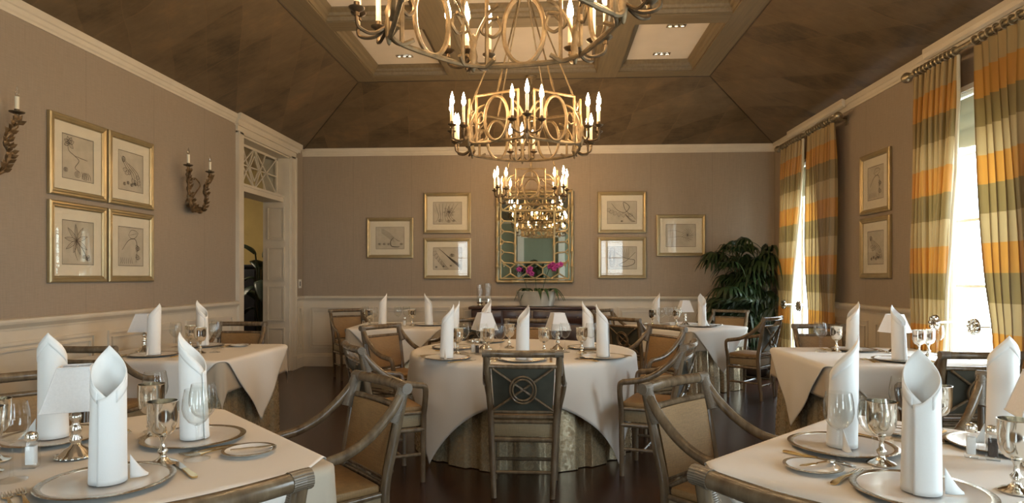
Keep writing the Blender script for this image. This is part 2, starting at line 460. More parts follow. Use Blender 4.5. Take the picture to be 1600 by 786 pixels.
    def wains(num, side, spans):
        m = MB(); bm_ = MB()
        for a, b in spans:
            def pr(mm, poly):
                if side == 'l': mm.prism([(XL+p, z) for p, z in poly], 'y', a, b)
                if side == 'r': mm.prism([(XR-p, z) for p, z in poly], 'y', a, b)
                if side == 'b': mm.prism([(YB-p, z) for p, z in poly], 'x', a, b)
                if side == 'f': mm.prism([(YF+p, z) for p, z in poly], 'x', a, b)
            pr(m, [(0, .1), (.013, .1), (.013, .99), (0, .99)]); pr(m, RAIL); pr(bm_, BASE)
            L = b-a; n = max(1, round(L/1.15)); g = .11
            if L < .3: continue
            for k in range(n):
                p0 = a + L*k/n + g*(.7 if k else 1); p1 = a + L*(k+1)/n - g*(.7 if k < n-1 else 1)
                for q0, q1, z0, z1 in ((p0, p1, .27, .295), (p0, p1, .88, .905), (p0, p0+.025, .295, .88), (p1-.025, p1, .295, .88),
                                       (p0+.05, p1-.05, .325, .335), (p0+.05, p1-.05, .84, .85), (p0+.05, p0+.06, .335, .84), (p1-.06, p1-.05, .335, .84)):
                    d0, d1 = .012, .031
                    if side == 'l': m.box(XL+d0, XL+d1, q0, q1, z0, z1)
                    if side == 'r': m.box(XR-d1, XR-d0, q0, q1, z0, z1)
                    if side == 'b': m.box(q0, q1, YB-d1, YB-d0, z0, z1)
                    if side == 'f': m.box(q0, q1, YF+d0, YF+d1, z0, z1)
        struct(m.build('trim_%d' % num, MT['cream'], smooth=False))
        struct(bm_.build('baseboard_'+{'l':'left','r':'right','b':'back','f':'front'}[side], MT['cream'], smooth=False))
    wains(7, 'l', [(YF, 7.43), (9.2, YB)])
    wains(8, 'b', [(XL, XR)])
    sp = []; y = YF
    for c in sorted(WIN): sp.append((y, c-WH-.042)); y = c+WH+.042
    sp.append((y, YB)); wains(9, 'r', sp)
    wains(10, 'f', [(XL, -3.3), (-1.9, 1.3), (2.7, XR)])

    # doorway with lattice transom
    d = struct(thing('door_1', None, None)); del_ = None
    m = MB()
    for a, b in ((7.43, DY0), (DY1, 9.2)):
        m.box(XL, XL+.03, a, b, 0, 3.1)
        e0, e1 = (a, a+.03) if a < 8 else (b-.03, b)
        m.box(XL+.03, XL+.045, e0, e1, 0, 3.1)
        m.box(XL, XL+.042, a-.003, b+.003, 0, .2)
    m.box(XL, XL+.03, 7.43, 9.2, DZ, ZC+.03); m.box(XL, XL+.05, 7.41, 9.22, ZC, ZC+.02)
    m.prism([(XL, ZC+.02), (XL+.05, ZC+.02), (XL+.06, ZC+.06), (XL+.085, ZC+.075), (XL+.09, ZS+.01), (XL+.09, ZS+.035), (XL, ZS+.035)], 'y', 7.39, 9.30)
    m.build('casing', MT['cream'], d, smooth=False)
    m = MB(); X0 = XL-WT
    m.box(X0, XL, DY1-.02, DY1, 0, DZ); m.box(X0, XL, DY0, DY0+.02, 0, DZ); m.box(X0, XL, DY0, DY1, DZ-.02, DZ)
    for z0, z1 in ((.12, .62), (.72, 1.22), (1.3, 1.78), (1.88, 2.36)):      # raised panels of the jamb
        for yy, s_ in ((DY1-.02, -1), (DY0+.02, 1)):
            a, b = sorted((yy, yy+s_*.024))
            for q in ((X0+.07, X0+.085, z0, z1), (XL-.085, XL-.07, z0, z1), (X0+.085, XL-.085, z0, z0+.015), (X0+.085, XL-.085, z1-.015, z1)):
                m.box(q[0], q[1], a, b, q[2], q[3])
            a, b = sorted((yy, yy+s_*.016)); m.box(X0+.11, XL-.11, a, b, z0+.04, z1-.04)
    m.build('panelled_jamb', MT['cream'], d, smooth=False)
    m = MB(); m.box(X0, XL-.09, DY0+.02, DY1-.02, 2.43, 2.50); m.box(X0, XL-.075, DY0+.02, DY1-.02, 2.495, 2.525)
    m.build('transom_bar', MT['cream'], d, smooth=False)
    m = MB(); xa, xb = XL-.20, XL-.175
    y0, y1, z0, z1 = DY0+.02, DY1-.02, 2.525, DZ-.02
    m.box(xa, xb, y0, y1, z1-.03, z1); m.box(xa, xb, y0, y1, z0, z0+.03); m.box(xa, xb, y0, y0+.03, z0, z1); m.box(xa, xb, y1-.03, y1, z0, z1)
    zm, ym = (z0+z1)/2, (y0+y1)/2; xm = XL-.187
    def bar(p, q): m.tube([(xm, p[0], p[1]), (xm, q[0], q[1])], .011, 4)
    q1_, q3_ = y0+(y1-y0)*.25, y0+(y1-y0)*.75
    bar((y0, zm), (y1, zm))
    for a, b in ((y0, ym), (ym, y1)):
        bar((a, z0), (b, z1)); bar((a, z1), (b, z0))
    bar((q1_, z1), (ym, z0)); bar((q1_, z0), (ym, z1)); bar((q3_, z1), (ym, z0)); bar((q3_, z0), (ym, z1))
    bar((ym, z0+.1), (ym+.13, zm)); bar((ym+.13, zm), (ym, z1-.1)); bar((ym, z1-.1), (ym-.13, zm)); bar((ym-.13, zm), (ym, z0+.1))
    m.build('transom_lattice', MT['cream'], d, smooth=False)
    MB().box(XL-.215, XL-.212, y0, y1, z0, z1).build('pane', MT['pane'], d, smooth=False)

    # windows
    def window(num, c0, c1, zz0, zz1, axis, at):
        w = struct(thing('window_%d' % num, None, None))
        def bx_(mm, a, b, z0, z1, t0, t1):
            if axis == 'x': mm.box(at+t0, at+t1, a, b, z0, z1)
            else: mm.box(a, b, at-t1, at-t0, z0, z1)
        m = MB()
        bx_(m, c0, c0+.06, zz0, zz1, .12, .2); bx_(m, c1-.06, c1, zz0, zz1, .12, .2); bx_(m, c0, c1, zz1-.06, zz1, .12, .2); bx_(m, c0, c1, zz0, zz0+.08, .12, .2)
        bx_(m, c0-.04, c0, max(zz0-.1, 0), zz1+.04, -.02, .0); bx_(m, c1, c1+.04, max(zz0-.1, 0), zz1+.04, -.02, .0); bx_(m, c0, c1, zz1, zz1+.04, -.02, .0)
        bx_(m, c0, c1, max(zz0-.1,.001), zz0, -.02, .0)
        m.build('window_frame', MT['winwhite'], w, smooth=False)
        m = MB(); d1_ = .30  # white lining added to catch skylight and brighten the reveal like glare
        bx_(m, c0, c0+.008, zz0, zz1, .0, .12); bx_(m, c1-.008, c1, zz0, zz1, .0, .12); bx_(m, c0+.008, c1-.008, zz1-.008, zz1, .0, .12); bx_(m, c0+.008, c1-.008, zz0, zz0+.008, .0, .12)
        m.build('bright_reveal_lining', MT['winwhite'], w, smooth=False)
        m = MB(); mid = (c0+c1)/2
        bx_(m, mid-.035, mid+.035, zz0+.08, zz1-.06, .14, .18)
        for z in (zz0+.62, zz0+1.16, zz0+1.70, zz0+2.24): bx_(m, c0+.06, c1-.06, z-.012, z+.012, .145, .175)
        m.build('muntin_grid', MT['winwhite'], w, smooth=False)
        m = MB(); bx_(m, c0+.06, c1-.06, zz0+.08, zz1-.06, .158, .161); m.build('pane', MT['pane'], w, smooth=False)
    for n, c in enumerate(WIN): window(n+1, c-WH, c+WH, WZ0, WZ1, 'x', XR)
    window(5, -3.2, -2.0, .3, 2.7, 'y', YF); window(6, 1.4, 2.6, .3, 2.7, 'y', YF)

    # hall beyond the doorway
    struct(MB().box(-8.5, -3.8, 12.6, 12.8, 0, 3.5).build('wall_hall', MT['yellow'], smooth=False))
    struct(MB().box(-8.7, -8.5, 5, 12.8, 0, 3.5).build('wall_hall_far', MT['yellow'], smooth=False))
    struct(MB().box(-8.7, -4.1, 4.8, 5, 0, 3.5).build('wall_hall_near', MT['yellow'], smooth=False))
    struct(MB().box(-3.9, -3.7, YB+.3, 12.6, 0, 3.5).build('wall_hall_side', MT['yellow'], smooth=False))
    struct(MB().box(-8.7, -3.7, 4.8, 12.8, 3.5, 3.6).build('ceiling_hall', MT['panel'], smooth=False))
build_room()

# ------------------------------------------------------------------ wall pictures
def ribbon(m, pts, w, P):
    """ink line on the paper: thin flat strip through 2d points; P maps (u,v,h) to 3d"""
    pts = [Vector((p[0], p[1], 0)) for p in pts]
    n = len(pts); vs = []
    for i in range(n):
        t = (pts[min(i+1, n-1)]-pts[max(i-1, 0)])
        t = t.normalized() if t.length > 1e-9 else Vector((1, 0, 0))
        q = Vector((-t.y, t.x, 0))*w*.5*(.5+.5*math.sin(PI*(i+.5)/n))
        for s_ in (1, -1):
            a = pts[i]+q*s_; vs.append(P(a.x, a.y, .0012))
    m.add(vs, [(2*i, 2*i+1, 2*i+3, 2*i+2) for i in range(n-1)])
def sketch(m, kind, w, h, P, r):
    """plant study drawn in ink inside a w x h sheet centred on 0,0"""
    L = lambda pts, k=.0050: ribbon(m, spline([(x*w, y*h, 0) for x, y in pts], 6), k, P)
    def leaf(x, y, a, l, wd, k=.0040):
        c, s_ = math.cos(a), math.sin(a)
        f = lambda u, v: (x+(u*c-v*s_), y+(u*s_+v*c)*w/h)
        L([f(0, 0), f(l*.3, wd), f(l*.7, wd*.8), f(l, 0)], k); L([f(0, 0), f(l*.3, -wd), f(l*.7, -wd*.8), f(l, 0)], k); L([f(0, 0), f(l*.5, 0), f(l, 0)], k*.6)
    def bulb(x, y, q):
        for s_ in (1, .6, .25): L([(x+q*s_*math.cos(t), y+q*.75*s_*math.sin(t)) for t in [i*PI/5 for i in range(11)]], .004)
    if kind == 0:      # stem with flower head and two tubers
        L([(-.32, .38), (-.3, .15), (-.12, .05), (.02, -.05), (-.1, -.22), (.05, -.3)], .006); L([(-.12, .05), (.1, .02), (.3, 0)])
        for a in (.4, 1.1, 1.9, 2.7, 3.5, 5.6): leaf(-.28, .3, a, .16, .04)
        bulb(-.02, -.36, .09); bulb(.22, -.38, .1); bulb(-.38, -.3, .06)
        for k in range(5): L([(.1+.05*k, -.28), (.14+.06*k, -.36), (.12+.07*k, -.45)])
    elif kind == 1:    # leafy spray with pods
        for k in range(4): L([(-.4+.1*k, .35-.05*k), (-.2+.1*k, .1), (0+.1*k, -.05), (.1+.1*k, -.35)])
        for k in range(9): leaf(-.3+.07*k, .2-.06*k+.1*math.sin(k*2), 1.5+k*.7, .16, .05)
        for k in range(4): bulb(-.25+.14*k, -.33+.04*(k % 2), .05)
    elif kind == 2:    # star of long leaves on a stalk
        for k in range(9): leaf(-.05, .05, .3+k*.68, .3+.1*r.random(), .04)
        L([(-.05, .05), (.15, -.15), (.25, -.3), (.3, -.42)], .007); L([(-.05, .05), (-.1, -.2), (-.02, -.4)], .005)
        for k in range(5): leaf(.22+.03*k, -.28-.03*k, r.random()*6, .1, .03)
    elif kind == 3:    # drooping stem with broad leaf
        L([(-.35, -.1), (-.1, .15), (.15, .2), (.25, 0), (.2, -.4)], .006); leaf(-.1, .28, .2, .4, .11, .004)
        for k in range(7): L([(-.4+.07*k, -.28), (-.38+.07*k, -.38), (-.42+.08*k, -.44)], .004)
        for k in range(5): leaf(.2, .05-.08*k, -1.0+.9*(k % 3), .17, .05)
    elif kind == 4:    # curled root and plumes
        for k in range(7): L([(-.3, .42-.03*k), (-.05+.02*k, .25-.06*k), (.15, .02-.03*k)], .003)
        L([(.12, .02), (.02, -.15), (.05, -.36), (.25, -.4), (.33, -.38)], .012); L([(.15, 0), (.25, -.1), (.35, -.15)], .006)
        for k in range(4): bulb(-.36+.16*k if k < 3 else .4, -.27, .055)
    elif kind == 5:    # bundle of upright canes
        for k in range(7): L([(-.42+.13*k, .42), (-.35+.09*k, .1), (-.3+.07*k, -.15), (-.4+.12*k, -.4)], .005)
        for k in range(8): leaf(.05, .05, k*.8, .2, .03)
        bulb(-.25, -.33, .07); bulb(.05, -.36, .07); bulb(.22, -.34, .05)
    elif kind == 6:    # slanting branch
        for k in range(7): L([(-.3+.03*k, .45-.03*k), (0+.015*k, .12-.025*k), (.45, -.28-.025*k)], .006)
        for k in range(7): leaf(-.4+.04*k, .35-.12*k, 4.2+.3*k, .2, .05, .004)
        for k in range(4): leaf(.1+.05*k, .05+.02*k, 1.2+.5*k, .12, .04)
        for k in range(3): bulb(-.38+.25*k, -.38+.03*k, .04)
    elif kind == 7:    # twisting vine
        L([(-.35, .4), (-.15, .1), (.1, 0), (.25, .25), (.05, .45), (.12, .1), (.35, -.15), (.45, -.3)], .008)
        for k in range(7): leaf(-.38+.1*k, .1-.03*k, 3+.5*k, .16, .05)
        bulb(0, -.38, .04)
        for k in range(3): L([(.1, -.05), (.3, -.3-.04*k), (.45, -.4)])
    elif kind == 8:    # two long gourds
        for q in (1, .75, .5): L([(-.33+.1*q*math.cos(t), .02+.42*q*math.sin(t)) for t in [i*PI/6 for i in range(13)]], .006)
        L([(-.25, .3), (.0, .05), (.25, -.05), (.42, -.1), (.38, -.28), (.1, -.38), (-.1, -.3), (.15, -.12), (.45, .25)], .008)
        for k in range(5): L([(-.1+.08*k, .42), (.03+.05*k, .12), (.1+.03*k, -.02)], .004)
    else:              # faint tree
        for k in range(16):
            a = k*.4; L([(.22, .02), (.22+.12*math.cos(a), .02+.2*math.sin(a)), (.22+.2*math.cos(a+.3), .02+.3*math.sin(a+.3))], .004)
        L([(-.45, .2), (-.2, .22), (.1, .1)], .003); L([(-.4, -.1), (0, -.05), (.4, -.2)], .003)

def picture(side, a, z, w, h, kind, label, group, fw=.052, mw=.085):
    """side b/l/r; a = coordinate along the wall of the picture's centre, z = centre height"""
    if side == 'b': loc, rz = (a, YB-.004, z), 0
    if side == 'l': loc, rz = (XL+.004, a, z), PI/2
    if side == 'r': loc, rz = (XR-.004, a, z), -PI/2
    t = thing('framed_botanical_print', label, 'picture', loc, rz, group)
    # local: x along the wall, -y into the room
    m = MB()
    prof = [(0, 0), (0, .022), (.010, .030), (.020, .031), (.034, .024), (.042, .026), (fw, .016), (fw, 0)]
    vs = []; n = len(prof)
    for d, q in prof: vs += [(-w/2+d, -q, -h/2+d), (w/2-d, -q, -h/2+d), (w/2-d, -q, h/2-d), (-w/2+d, -q, h/2-d)]
    fs = []
    for j in range(n):
        k = (j+1) % n
        for e in range(4): fs.append((j*4+e, j*4+(e+1) % 4, k*4+(e+1) % 4, k*4+e))
    m.add(vs, fs).build('frame', MT['frame'], t, ang=25)
    iw, ih = w-2*fw, h-2*fw; aw, ah = iw-2*mw, ih-2*mw
    m = MB()
    for x0, x1, z0, z1 in ((-iw/2, iw/2, ah/2, ih/2), (-iw/2, iw/2, -ih/2, -ah/2), (-iw/2, -aw/2, -ah/2, ah/2), (aw/2, iw/2, -ah/2, ah/2)):
        m.box(x0, x1, -.0085, -.002, z0, z1)
    m.build('mat_board', MT['mat'], t, smooth=False)
    sh = MB().box(-aw/2, aw/2, -.006, -.002, -ah/2, ah/2).build('drawing_sheet', MT['paper'], t, smooth=False)
    m = MB(); P = lambda u, v, hh: (u, -.006-hh, v)
    e = .004
    for q in (((-aw/2+e, -ah/2+e), (aw/2-e, -ah/2+e)), ((aw/2-e, -ah/2+e), (aw/2-e, ah/2-e)), ((aw/2-e, ah/2-e), (-aw/2+e, ah/2-e)), ((-aw/2+e, ah/2-e), (-aw/2+e, -ah/2+e))):
        ribbon(m, [q[0], ((q[0][0]+q[1][0])/2, (q[0][1]+q[1][1])/2), q[1]], .004, P)
    sketch(m, kind, aw, ah, P, random.Random(kind+3))
    m.build('ink_drawing', MT['ink'], sh, smooth=False)
    MB().box(-iw/2, iw/2, -.0125, -.0115, -ih/2, ih/2).build('glass_pane', MT['picglass'], t, smooth=False)
G1, G2, G3 = 'framed prints on the picture wall by the sconces', 'framed prints either side of the mirror', 'framed prints between the curtained windows'
for a, z, k, lb in ((4.86, 2.29, 0, 'gilt framed square print, top row, nearer the wall lamp at the picture edge'), (5.50, 2.29, 1, 'gilt framed square print, top row, nearer the doorway'),
                    (4.86, 1.625, 2, 'gilt framed square print of star-shaped leaves, bottom row'), (5.50, 1.625, 3, 'gilt framed square print, bottom row, nearer the doorway')):
    picture('l', a, z, .618, .622, k, lb, G1)
for a, z, k, lb in ((-2.38, 1.938, 4, 'single gilt framed print hung apart, nearest the doorway corner, curled root drawing'), (-1.51, 2.308, 5, 'upper gilt framed print on the doorway side of the mirror'),
                    (-1.51, 1.628, 6, 'lower gilt framed print of slanting branch, doorway side of mirror'), (1.081, 2.303, 7, 'upper gilt framed print on the palm side of the mirror'),
                    (1.081, 1.634, 8, 'lower gilt framed print with gourd shapes, palm side of mirror'), (1.937, 1.96, 9, 'gilt framed print partly behind the palm fronds, faint drawing')):
    picture('b', a, z, .71, .61, k, lb, G2)
for z, k, lb in ((2.302, 3, 'upper of two gilt framed prints between the curtained windows'), (1.65, 1, 'lower of two gilt framed prints between the curtained windows')):
    picture('r', 6.625, z, .59, .615, k, lb, G3)

# ------------------------------------------------------------------ mirror on the back wall
def mirror():
    w, h = 1.148, 1.372
    t = thing('bamboo_frame_mirror', 'tall gilt bamboo fretwork mirror above the sideboard', 'mirror', (-.206, YB-.004, 1.951))
    MB().box(-w/2+.02, w/2-.02, -.02, 0, -h/2+.02, h/2-.02).build('mirror_glass', MT['mirror'], t, smooth=False)
    def bamboo(m, p, q, r=.016, node=.24):
        p, q = Vector(p), Vector(q); L = (q-p).length; n = max(1, round(L/node)); pts = []; rs = []
        for k in range(n):
            for u, rr in ((0, 1.3), (.04, 1.3), (.08, 1), (.5, .93), (.92, 1)):
                pts.append(p+(q-p)*((k+u)/n)); rs.append(r*rr)
        pts.append(q); rs.append(r*1.3); m.tube(pts, rs, 8)
    Y = -.03
    m = MB(); a, b = w/2-.018, h/2-.018
    for p, q in (((-a,Y,-b),(a,Y,-b)), ((-a,Y,b),(a,Y,b)), ((-a,Y,-b),(-a,Y,b)), ((a,Y,-b),(a,Y,b))): bamboo(m, p, q, .025)
    m.build('outer_frame', MT['frame'], t, ang=60)
    m = MB(); a2, b2 = a-.05, b-.045
    for p, q in (((-a2,Y,-b2),(a2,Y,-b2)), ((-a2,Y,b2),(a2,Y,b2)), ((-a2,Y,-b2),(-a2,Y,b2)), ((a2,Y,-b2),(a2,Y,b2))): bamboo(m, p, q, .015)
    ia, ib = w/2-.285, h/2-.30
    for p, q in (((-ia,Y,-ib),(ia,Y,-ib)), ((-ia,Y,ib),(ia,Y,ib)), ((-ia,Y,-ib),(-ia,Y,ib)), ((ia,Y,-ib),(ia,Y,ib))): bamboo(m, p, q, .019)
    m.build('inner_frame', MT['frame'], t, ang=60)
    m = MB()
    tube = lambda pts: m.tube([(x, Y, z) for x, z in pts], .0125, 8)
    n = 5; st = 2*ib/n
    for s_ in (-1, 1):
        for k in range(n+1):                 # rungs of the side strips
            z = -ib+st*k
            tube([(s_*a2, z+.05), (s_*(a2-.05), z), (s_*(ia+.045), z-.01), (s_*ia, z-.035)])
            if k < n:
                tube([(s_*(a2-.05), z), (s_*(a2-.05), z-.06)] if k == 0 else [(s_*a2, z-.05), (s_*(a2-.05), z)])
    xs = [-.36, -.12, .12, .36]
    for s_ in (-1, 1):
        zo, zi = s_*b2, s_*ib; z1, z2 = zi+(zo-zi)*.34, zi+(zo-zi)*.68
        for x in xs:
            tube([(x, z1), (x, z2)])
            for e in (-1, 1): tube([(x, z1), (x+e*.12, zi)]); tube([(x, z2), (x+e*.12, zo)])
    m.build('fretwork', MT['frame'], t, ang=60)
mirror()

# ------------------------------------------------------------------ curtains
def curtain_set(c, wn, out0, out1, gap_top, gap_low):
    """c window centre; out0/out1 outer edges (near, far); gap (near edge, far edge) of the opening at top and at the holdbacks"""
    X = 3.135
    rod = thing('curtain_rod', 'antique silver curtain rod with finials over the %s' % wn, 'curtain rod', (X, c, 3.10), 0, 'curtain rods')
    y0, y1 = out0-c-.03, out1-c+.03
    m = MB().tube([(0, y0, 0), (0, y1, 0)], .021, 12); m.build('pole', MT['rod'], rod)
    for s_, y in ((-1, y0), (1, y1)):
        m = MB(); prof = [(0, 0), (.024, .0), (.03, .012), (.02, .022), (.036, .036), (.047, .06), (.043, .085), (.028, .10), (.012, .108), (0, .112)]
        m.lathe(prof, 14, (0, y, 0), Matrix.Rotation(-s_*PI/2, 4, 'X')); m.build('finial', MT['rod'], rod)
        m = MB().tube([(0, y-s_*.06, -.0), (.07, y-s_*.06, -.01), (XR-X-.002, y-s_*.06, -.02)], .012, 8); m.box(XR-X-.012, XR-X-.002, y-s_*.06-.03, y-s_*.06+.03, -.07, .03)
        m.build('bracket', MT['rod'], rod)
    n = 11
    for p0, p1 in ((y0+.05, gap_top[0]-c), (gap_top[1]-c, y1-.05)):
        for k in range(n):
            y = p0+(p1-p0)*(k+.5)/n
            MB().tube([(.0+.031*math.cos(a), y, .031*math.sin(a)-.001) for a in [i*PI/7 for i in range(14)]], .0075, 6, closed=True).build('ring', MT['rod'], rod)
    for side, (yo, yt, yl) in (('near', (out0, gap_top[0], gap_low[0])), ('far', (out1, gap_top[1], gap_low[1]))):
        which = 'side away from the palm' if side == 'near' else 'side towards the palm'
        o = thing('striped_curtain', 'orange striped silk curtain, %s, %s' % (wn, which), 'curtain', (X, 0, 0), 0, 'striped silk curtains')
        npl = 9; amp = .036; ZT, ZB, ZH = 3.058, .03, .98
        rr = random.Random(int(yo*100)); ph = [rr.uniform(-.5, .5) for _ in range(npl+2)]
        def inner(z):
            u = max(0, min(1, (ZT-z)/(ZT-ZH))); lo = yt+(yl-yt)*u**1.05
            if z < ZH:
                q = (ZH-z)/(ZH-ZB); lo = yl+(yo-yl)*.10*math.sin(q*PI/2)
            return lo
        def f(u, v):
            z = ZT+(ZB-ZT)*v; yi = inner(z)
            k = u*npl; i = int(min(k, npl-1)); a = 2*PI*k+ph[i]*.6*math.sin(PI*(k-i))
            y = yo+(yi-yo)*u + .01*math.sin(a*2)
            A = amp*(.55+.45*min(1, v*8))*(1+.25*math.sin(i*2.3+v*3))
            cin = math.exp(-((z-ZH)/.25)**2)*.35
            return (A*(1-cin)*math.sin(a)+.012*math.sin(v*7+i), y, z)
        MB().grid(f, npl*10, 40).build('silk_panel', MT['silk'], o, ang=180)
        def g(u, v):
            z = ZT+(ZB-ZT)*v; yi = inner(z); s_ = 1 if yi > yo else -1
            return (-.01+.03*u+.012*math.sin(v*7), yi+s_*(.012*math.sin(u*PI)+.008)+.004*math.sin(z*11), z)
        if side == 'far': MB().grid(g, 5, 40).build('lining_edge', MT['lining'], o, ang=180)
        # holdback medallion
        hb = thing('curtain_holdback', 'silver flower holdback, %s, %s' % (wn, which), 'curtain holdback', (X-.10, yl+(.035 if side == 'near' else -.04), ZH+.02), 0, 'curtain holdbacks')
        m = MB().tube([(.0, 0, 0), (.255, 0, 0)], .009, 8); m.build('post', MT['silver'], hb)
        m = MB(); M = Matrix.Rotation(-PI/2, 4, 'Y')
        m.lathe([(0, .03), (.022, .026), (.028, .012), (.055, .016), (.062, .004), (.05, -.006), (0, -.008)], 20, (0, 0, 0), M)
        for k in range(8):
            a = 2*PI*k/8; m.lathe([(0, .024), (.013, .018), (.017, .006), (.013, -.002), (0, -.004)], 10, (-.012, .043*math.cos(a), .043*math.sin(a)), M)
        m.build('medallion', MT['silver'], hb)
    # roman shade pulled up inside the window
    m = MB(); wc = min(WIN, key=lambda q: abs(q-c))
    def s_(u, v):
        z = 2.80-.36*v; fold = .012*abs(math.sin(v*PI*3))
        return (XR+.075-fold, wc-WH+.01+2*(WH-.01)*u, z-(.05*math.sin(u*PI) if v > .8 else 0))
    m.grid(s_, 16, 24)
    tag(m.build('roman_shade', MT['roman'], solid=.003, ang=180), 'pale roman shade folded up behind the curtains of the %s' % wn, 'window shade')
curtain_set(4.90, 'window nearer the camera', 4.08, 5.70, (4.93, 5.10), (4.70, 5.24))
curtain_set(8.03, 'window in the palm corner', 7.23, 8.86, (7.97, 8.09), (7.90, 8.46))
# ------------------------------------------------------------------ chandeliers
def flame(m, z0, r, h, n=10, c=(0, 0)):
    m.lathe([(0, z0), (r*.55, z0+.002), (r*.95, z0+h*.16), (r, z0+h*.32), (r*.72, z0+h*.58), (r*.32, z0+h*.83), (r*.08, z0+h*.97), (0, z0+h)], n, (c[0], c[1], 0))
def chandelier(name, label, loc, rz, N, Rp, Rc, hw=.18, dzz=0):
    t = thing(name, label, 'chandelier', loc, rz, 'gilt iron chandeliers')
    oz = loc[2]; Z = lambda z: z-oz+dzz
    zb, zt = Z(2.375), Z(2.73); r = .0105
    m = MB(); m.lathe([(0, 0), (.075, -.001), (.07, -.02), (.03, -.035), (.016, -.06), (.02, -.09), (.008, -.11), (0, -.112)], 20); m.build('ceiling_canopy', MT['gold'], t)
    dz = Z(3.74)
    if dz > -.14: dz = -.14
    m = MB(); m.tube([(0, 0, -.1), (0, 0, dz)], .008, 8); m.lathe([(0, dz+.04), (.03, dz+.02), (.035, dz), (.02, dz-.03), (0, dz-.045)], 14); m.build('hub', MT['gold'], t)
    # hoops
    def ringpt(a): # rounded polygon between panel plane and vertices
        ax = ((a + PI/N) % (2*PI/N)) - PI/N
        return min(Rp/math.cos(ax), Rp*1.09)
    m = MB()
    K = 72
    for z, q in ((zb, .0095),):
        m.tube([(ringpt(2*PI*k/K)*math.cos(2*PI*k/K), ringpt(2*PI*k/K)*math.sin(2*PI*k/K), z) for k in range(K)], q, 6, closed=True)
    m.build('hoop', MT['gold'], t)
    for k in range(N):
        a = 2*PI*k/N; M = Matrix.Rotation(a-PI/2, 4, 'Z') @ Matrix.Translation((0, Rp, 0))
        P = lambda x, z, y=0: M @ Vector((x, y, z))
        m = MB()
        m.tube([P(-hw, zb), P(-hw, zt)], r, 6); m.tube([P(hw, zb), P(hw, zt)], r, 6); m.tube([P(-hw-.006, zt), P(hw+.006, zt)], r, 6)
        m.tube([P(-hw, zb), P(-hw*.5, zb-.006), P(hw*.5, zb-.006), P(hw, zb)], r, 6)
        cz = (zb+zt)/2-.012
        m.tube([P(.10*math.cos(u), cz+.165*math.sin(u), .012) for u in [2*PI*i/28 for i in range(28)]], r*1.15, 6, closed=True)
        for s_ in (-1, 1):      # C scrolls beside the oval
            m.tube(spline([P(s_*hw, Z(2.56)), P(s_*(hw-.045), Z(2.60)), P(s_*(hw-.07), Z(2.55)), P(s_*(hw-.035), Z(2.515)), P(s_*hw, Z(2.53))], 5), r*.8, 6)
        m.build('fretwork_panel', MT['gold'], t)
        # suspension rod with links
        p0 = P(0, zt); p1 = Vector((0, 0, dz-.02)) + (p0-Vector((0, 0, p0.z)))*.05
        m = MB(); pts = [p0+(p1-p0)*(i/24) for i in range(25)]
        m.tube(pts, [.0095 if i in (2, 3, 21, 22) else .0055+.0015*(i % 2) for i in range(25)], 6); m.build('suspension_rod', MT['gold'], t)
        # candle cluster on the corner
        a2 = a+PI/N; A = Matrix.Rotation(a2-PI/2, 4, 'Z')
        Rv = Rp/math.cos(PI/N)*.93
        m = MB()
        Q = lambda x, y, z: A @ Vector((x, y, Z(z)))
        for s_ in (-1, 1):      # big scrolls joining the panels at the corner
            m.tube(spline([Q(s_*.085, Rv-.045, 2.40), Q(s_*.055, Rv, 2.375), Q(s_*.015, Rv+.03, 2.39), Q(0, Rv+.04, 2.44)], 5), r, 6)
            m.tube(spline([Q(s_*.10, Rv-.05, 2.66), Q(s_*.07, Rv-.01, 2.635), Q(s_*.03, Rv+.02, 2.56), Q(0, Rv+.03, 2.48)], 5), r*.85, 6)
            m.tube(spline([Q(s_*.10, Rv-.05, 2.60), Q(s_*.055, Rv, 2.595), Q(s_*.035, Rv+.01, 2.545), Q(s_*.065, Rv, 2.52)], 5), r*.7, 6)
        m.lathe([(0, Z(2.35)), (.008, Z(2.36)), (.016, Z(2.39)), (.022, Z(2.43)), (.014, Z(2.47)), (.02, Z(2.50)), (.008, Z(2.53)), (0, Z(2.545))], 10, tuple(A @ Vector((0, Rv+.035, 0))))
        m.build('corner_scroll', MT['gold'], t)
        for x, y, z in ((-.105, Rc-.045, 2.475), (0, Rc, 2.50), (.105, Rc-.045, 2.475)):
            c = A @ Vector((x, y, 0)); c = (c.x, c.y)
            m = MB()
            m.tube(spline([Q(0, Rv+.035, 2.44), Q(x*.4, Rv+.05+(y-Rv)*.3, 2.395), Q(x*.85, y-.005, 2.405), Q(x, y, z-.045), Q(x, y, z)], 5), r*.75, 6)
            m.lathe([(0, Z(z-.03)), (.012, Z(z-.028)), (.010, Z(z-.012)), (.032, Z(z+.002)), (.034, Z(z+.008)), (.013, Z(z+.005)), (.013, Z(z+.03)), (0, Z(z+.03))], 14, (c[0], c[1], 0))
            arm = m.build('candle_arm', MT['giltdark'], t)
            m = MB(); m.lathe([(0, Z(z+.006)), (.0115, Z(z+.006)), (.0115, Z(z+.15)), (.009, Z(z+.155)), (0, Z(z+.155))], 12, (c[0], c[1], 0))
            cd = m.build('candle_sleeve', MT['sleeve'], t)
            m = MB(); flame(m, Z(z+.156), .0165, .10, 10, c); m.build('flame_bulb', MT['bulb'], cd)
    return t
chandelier('ring_chandelier', 'gilt ring chandelier cut off by the top edge, nearest the camera', (-.195, 2.63, 3.985), math.radians(80), 6, .43, .64)
chandelier('ring_chandelier', 'gilt ring chandelier with eighteen candle bulbs hanging over the round table', (-.195, 5.15, 3.985), math.radians(64), 6, .43, .64)
chandelier('square_chandelier', 'smaller four-sided gilt chandelier hanging close in front of the mirror', (-.215, 8.0, ZF), math.radians(90), 4, .32, .555, .175, -.08)

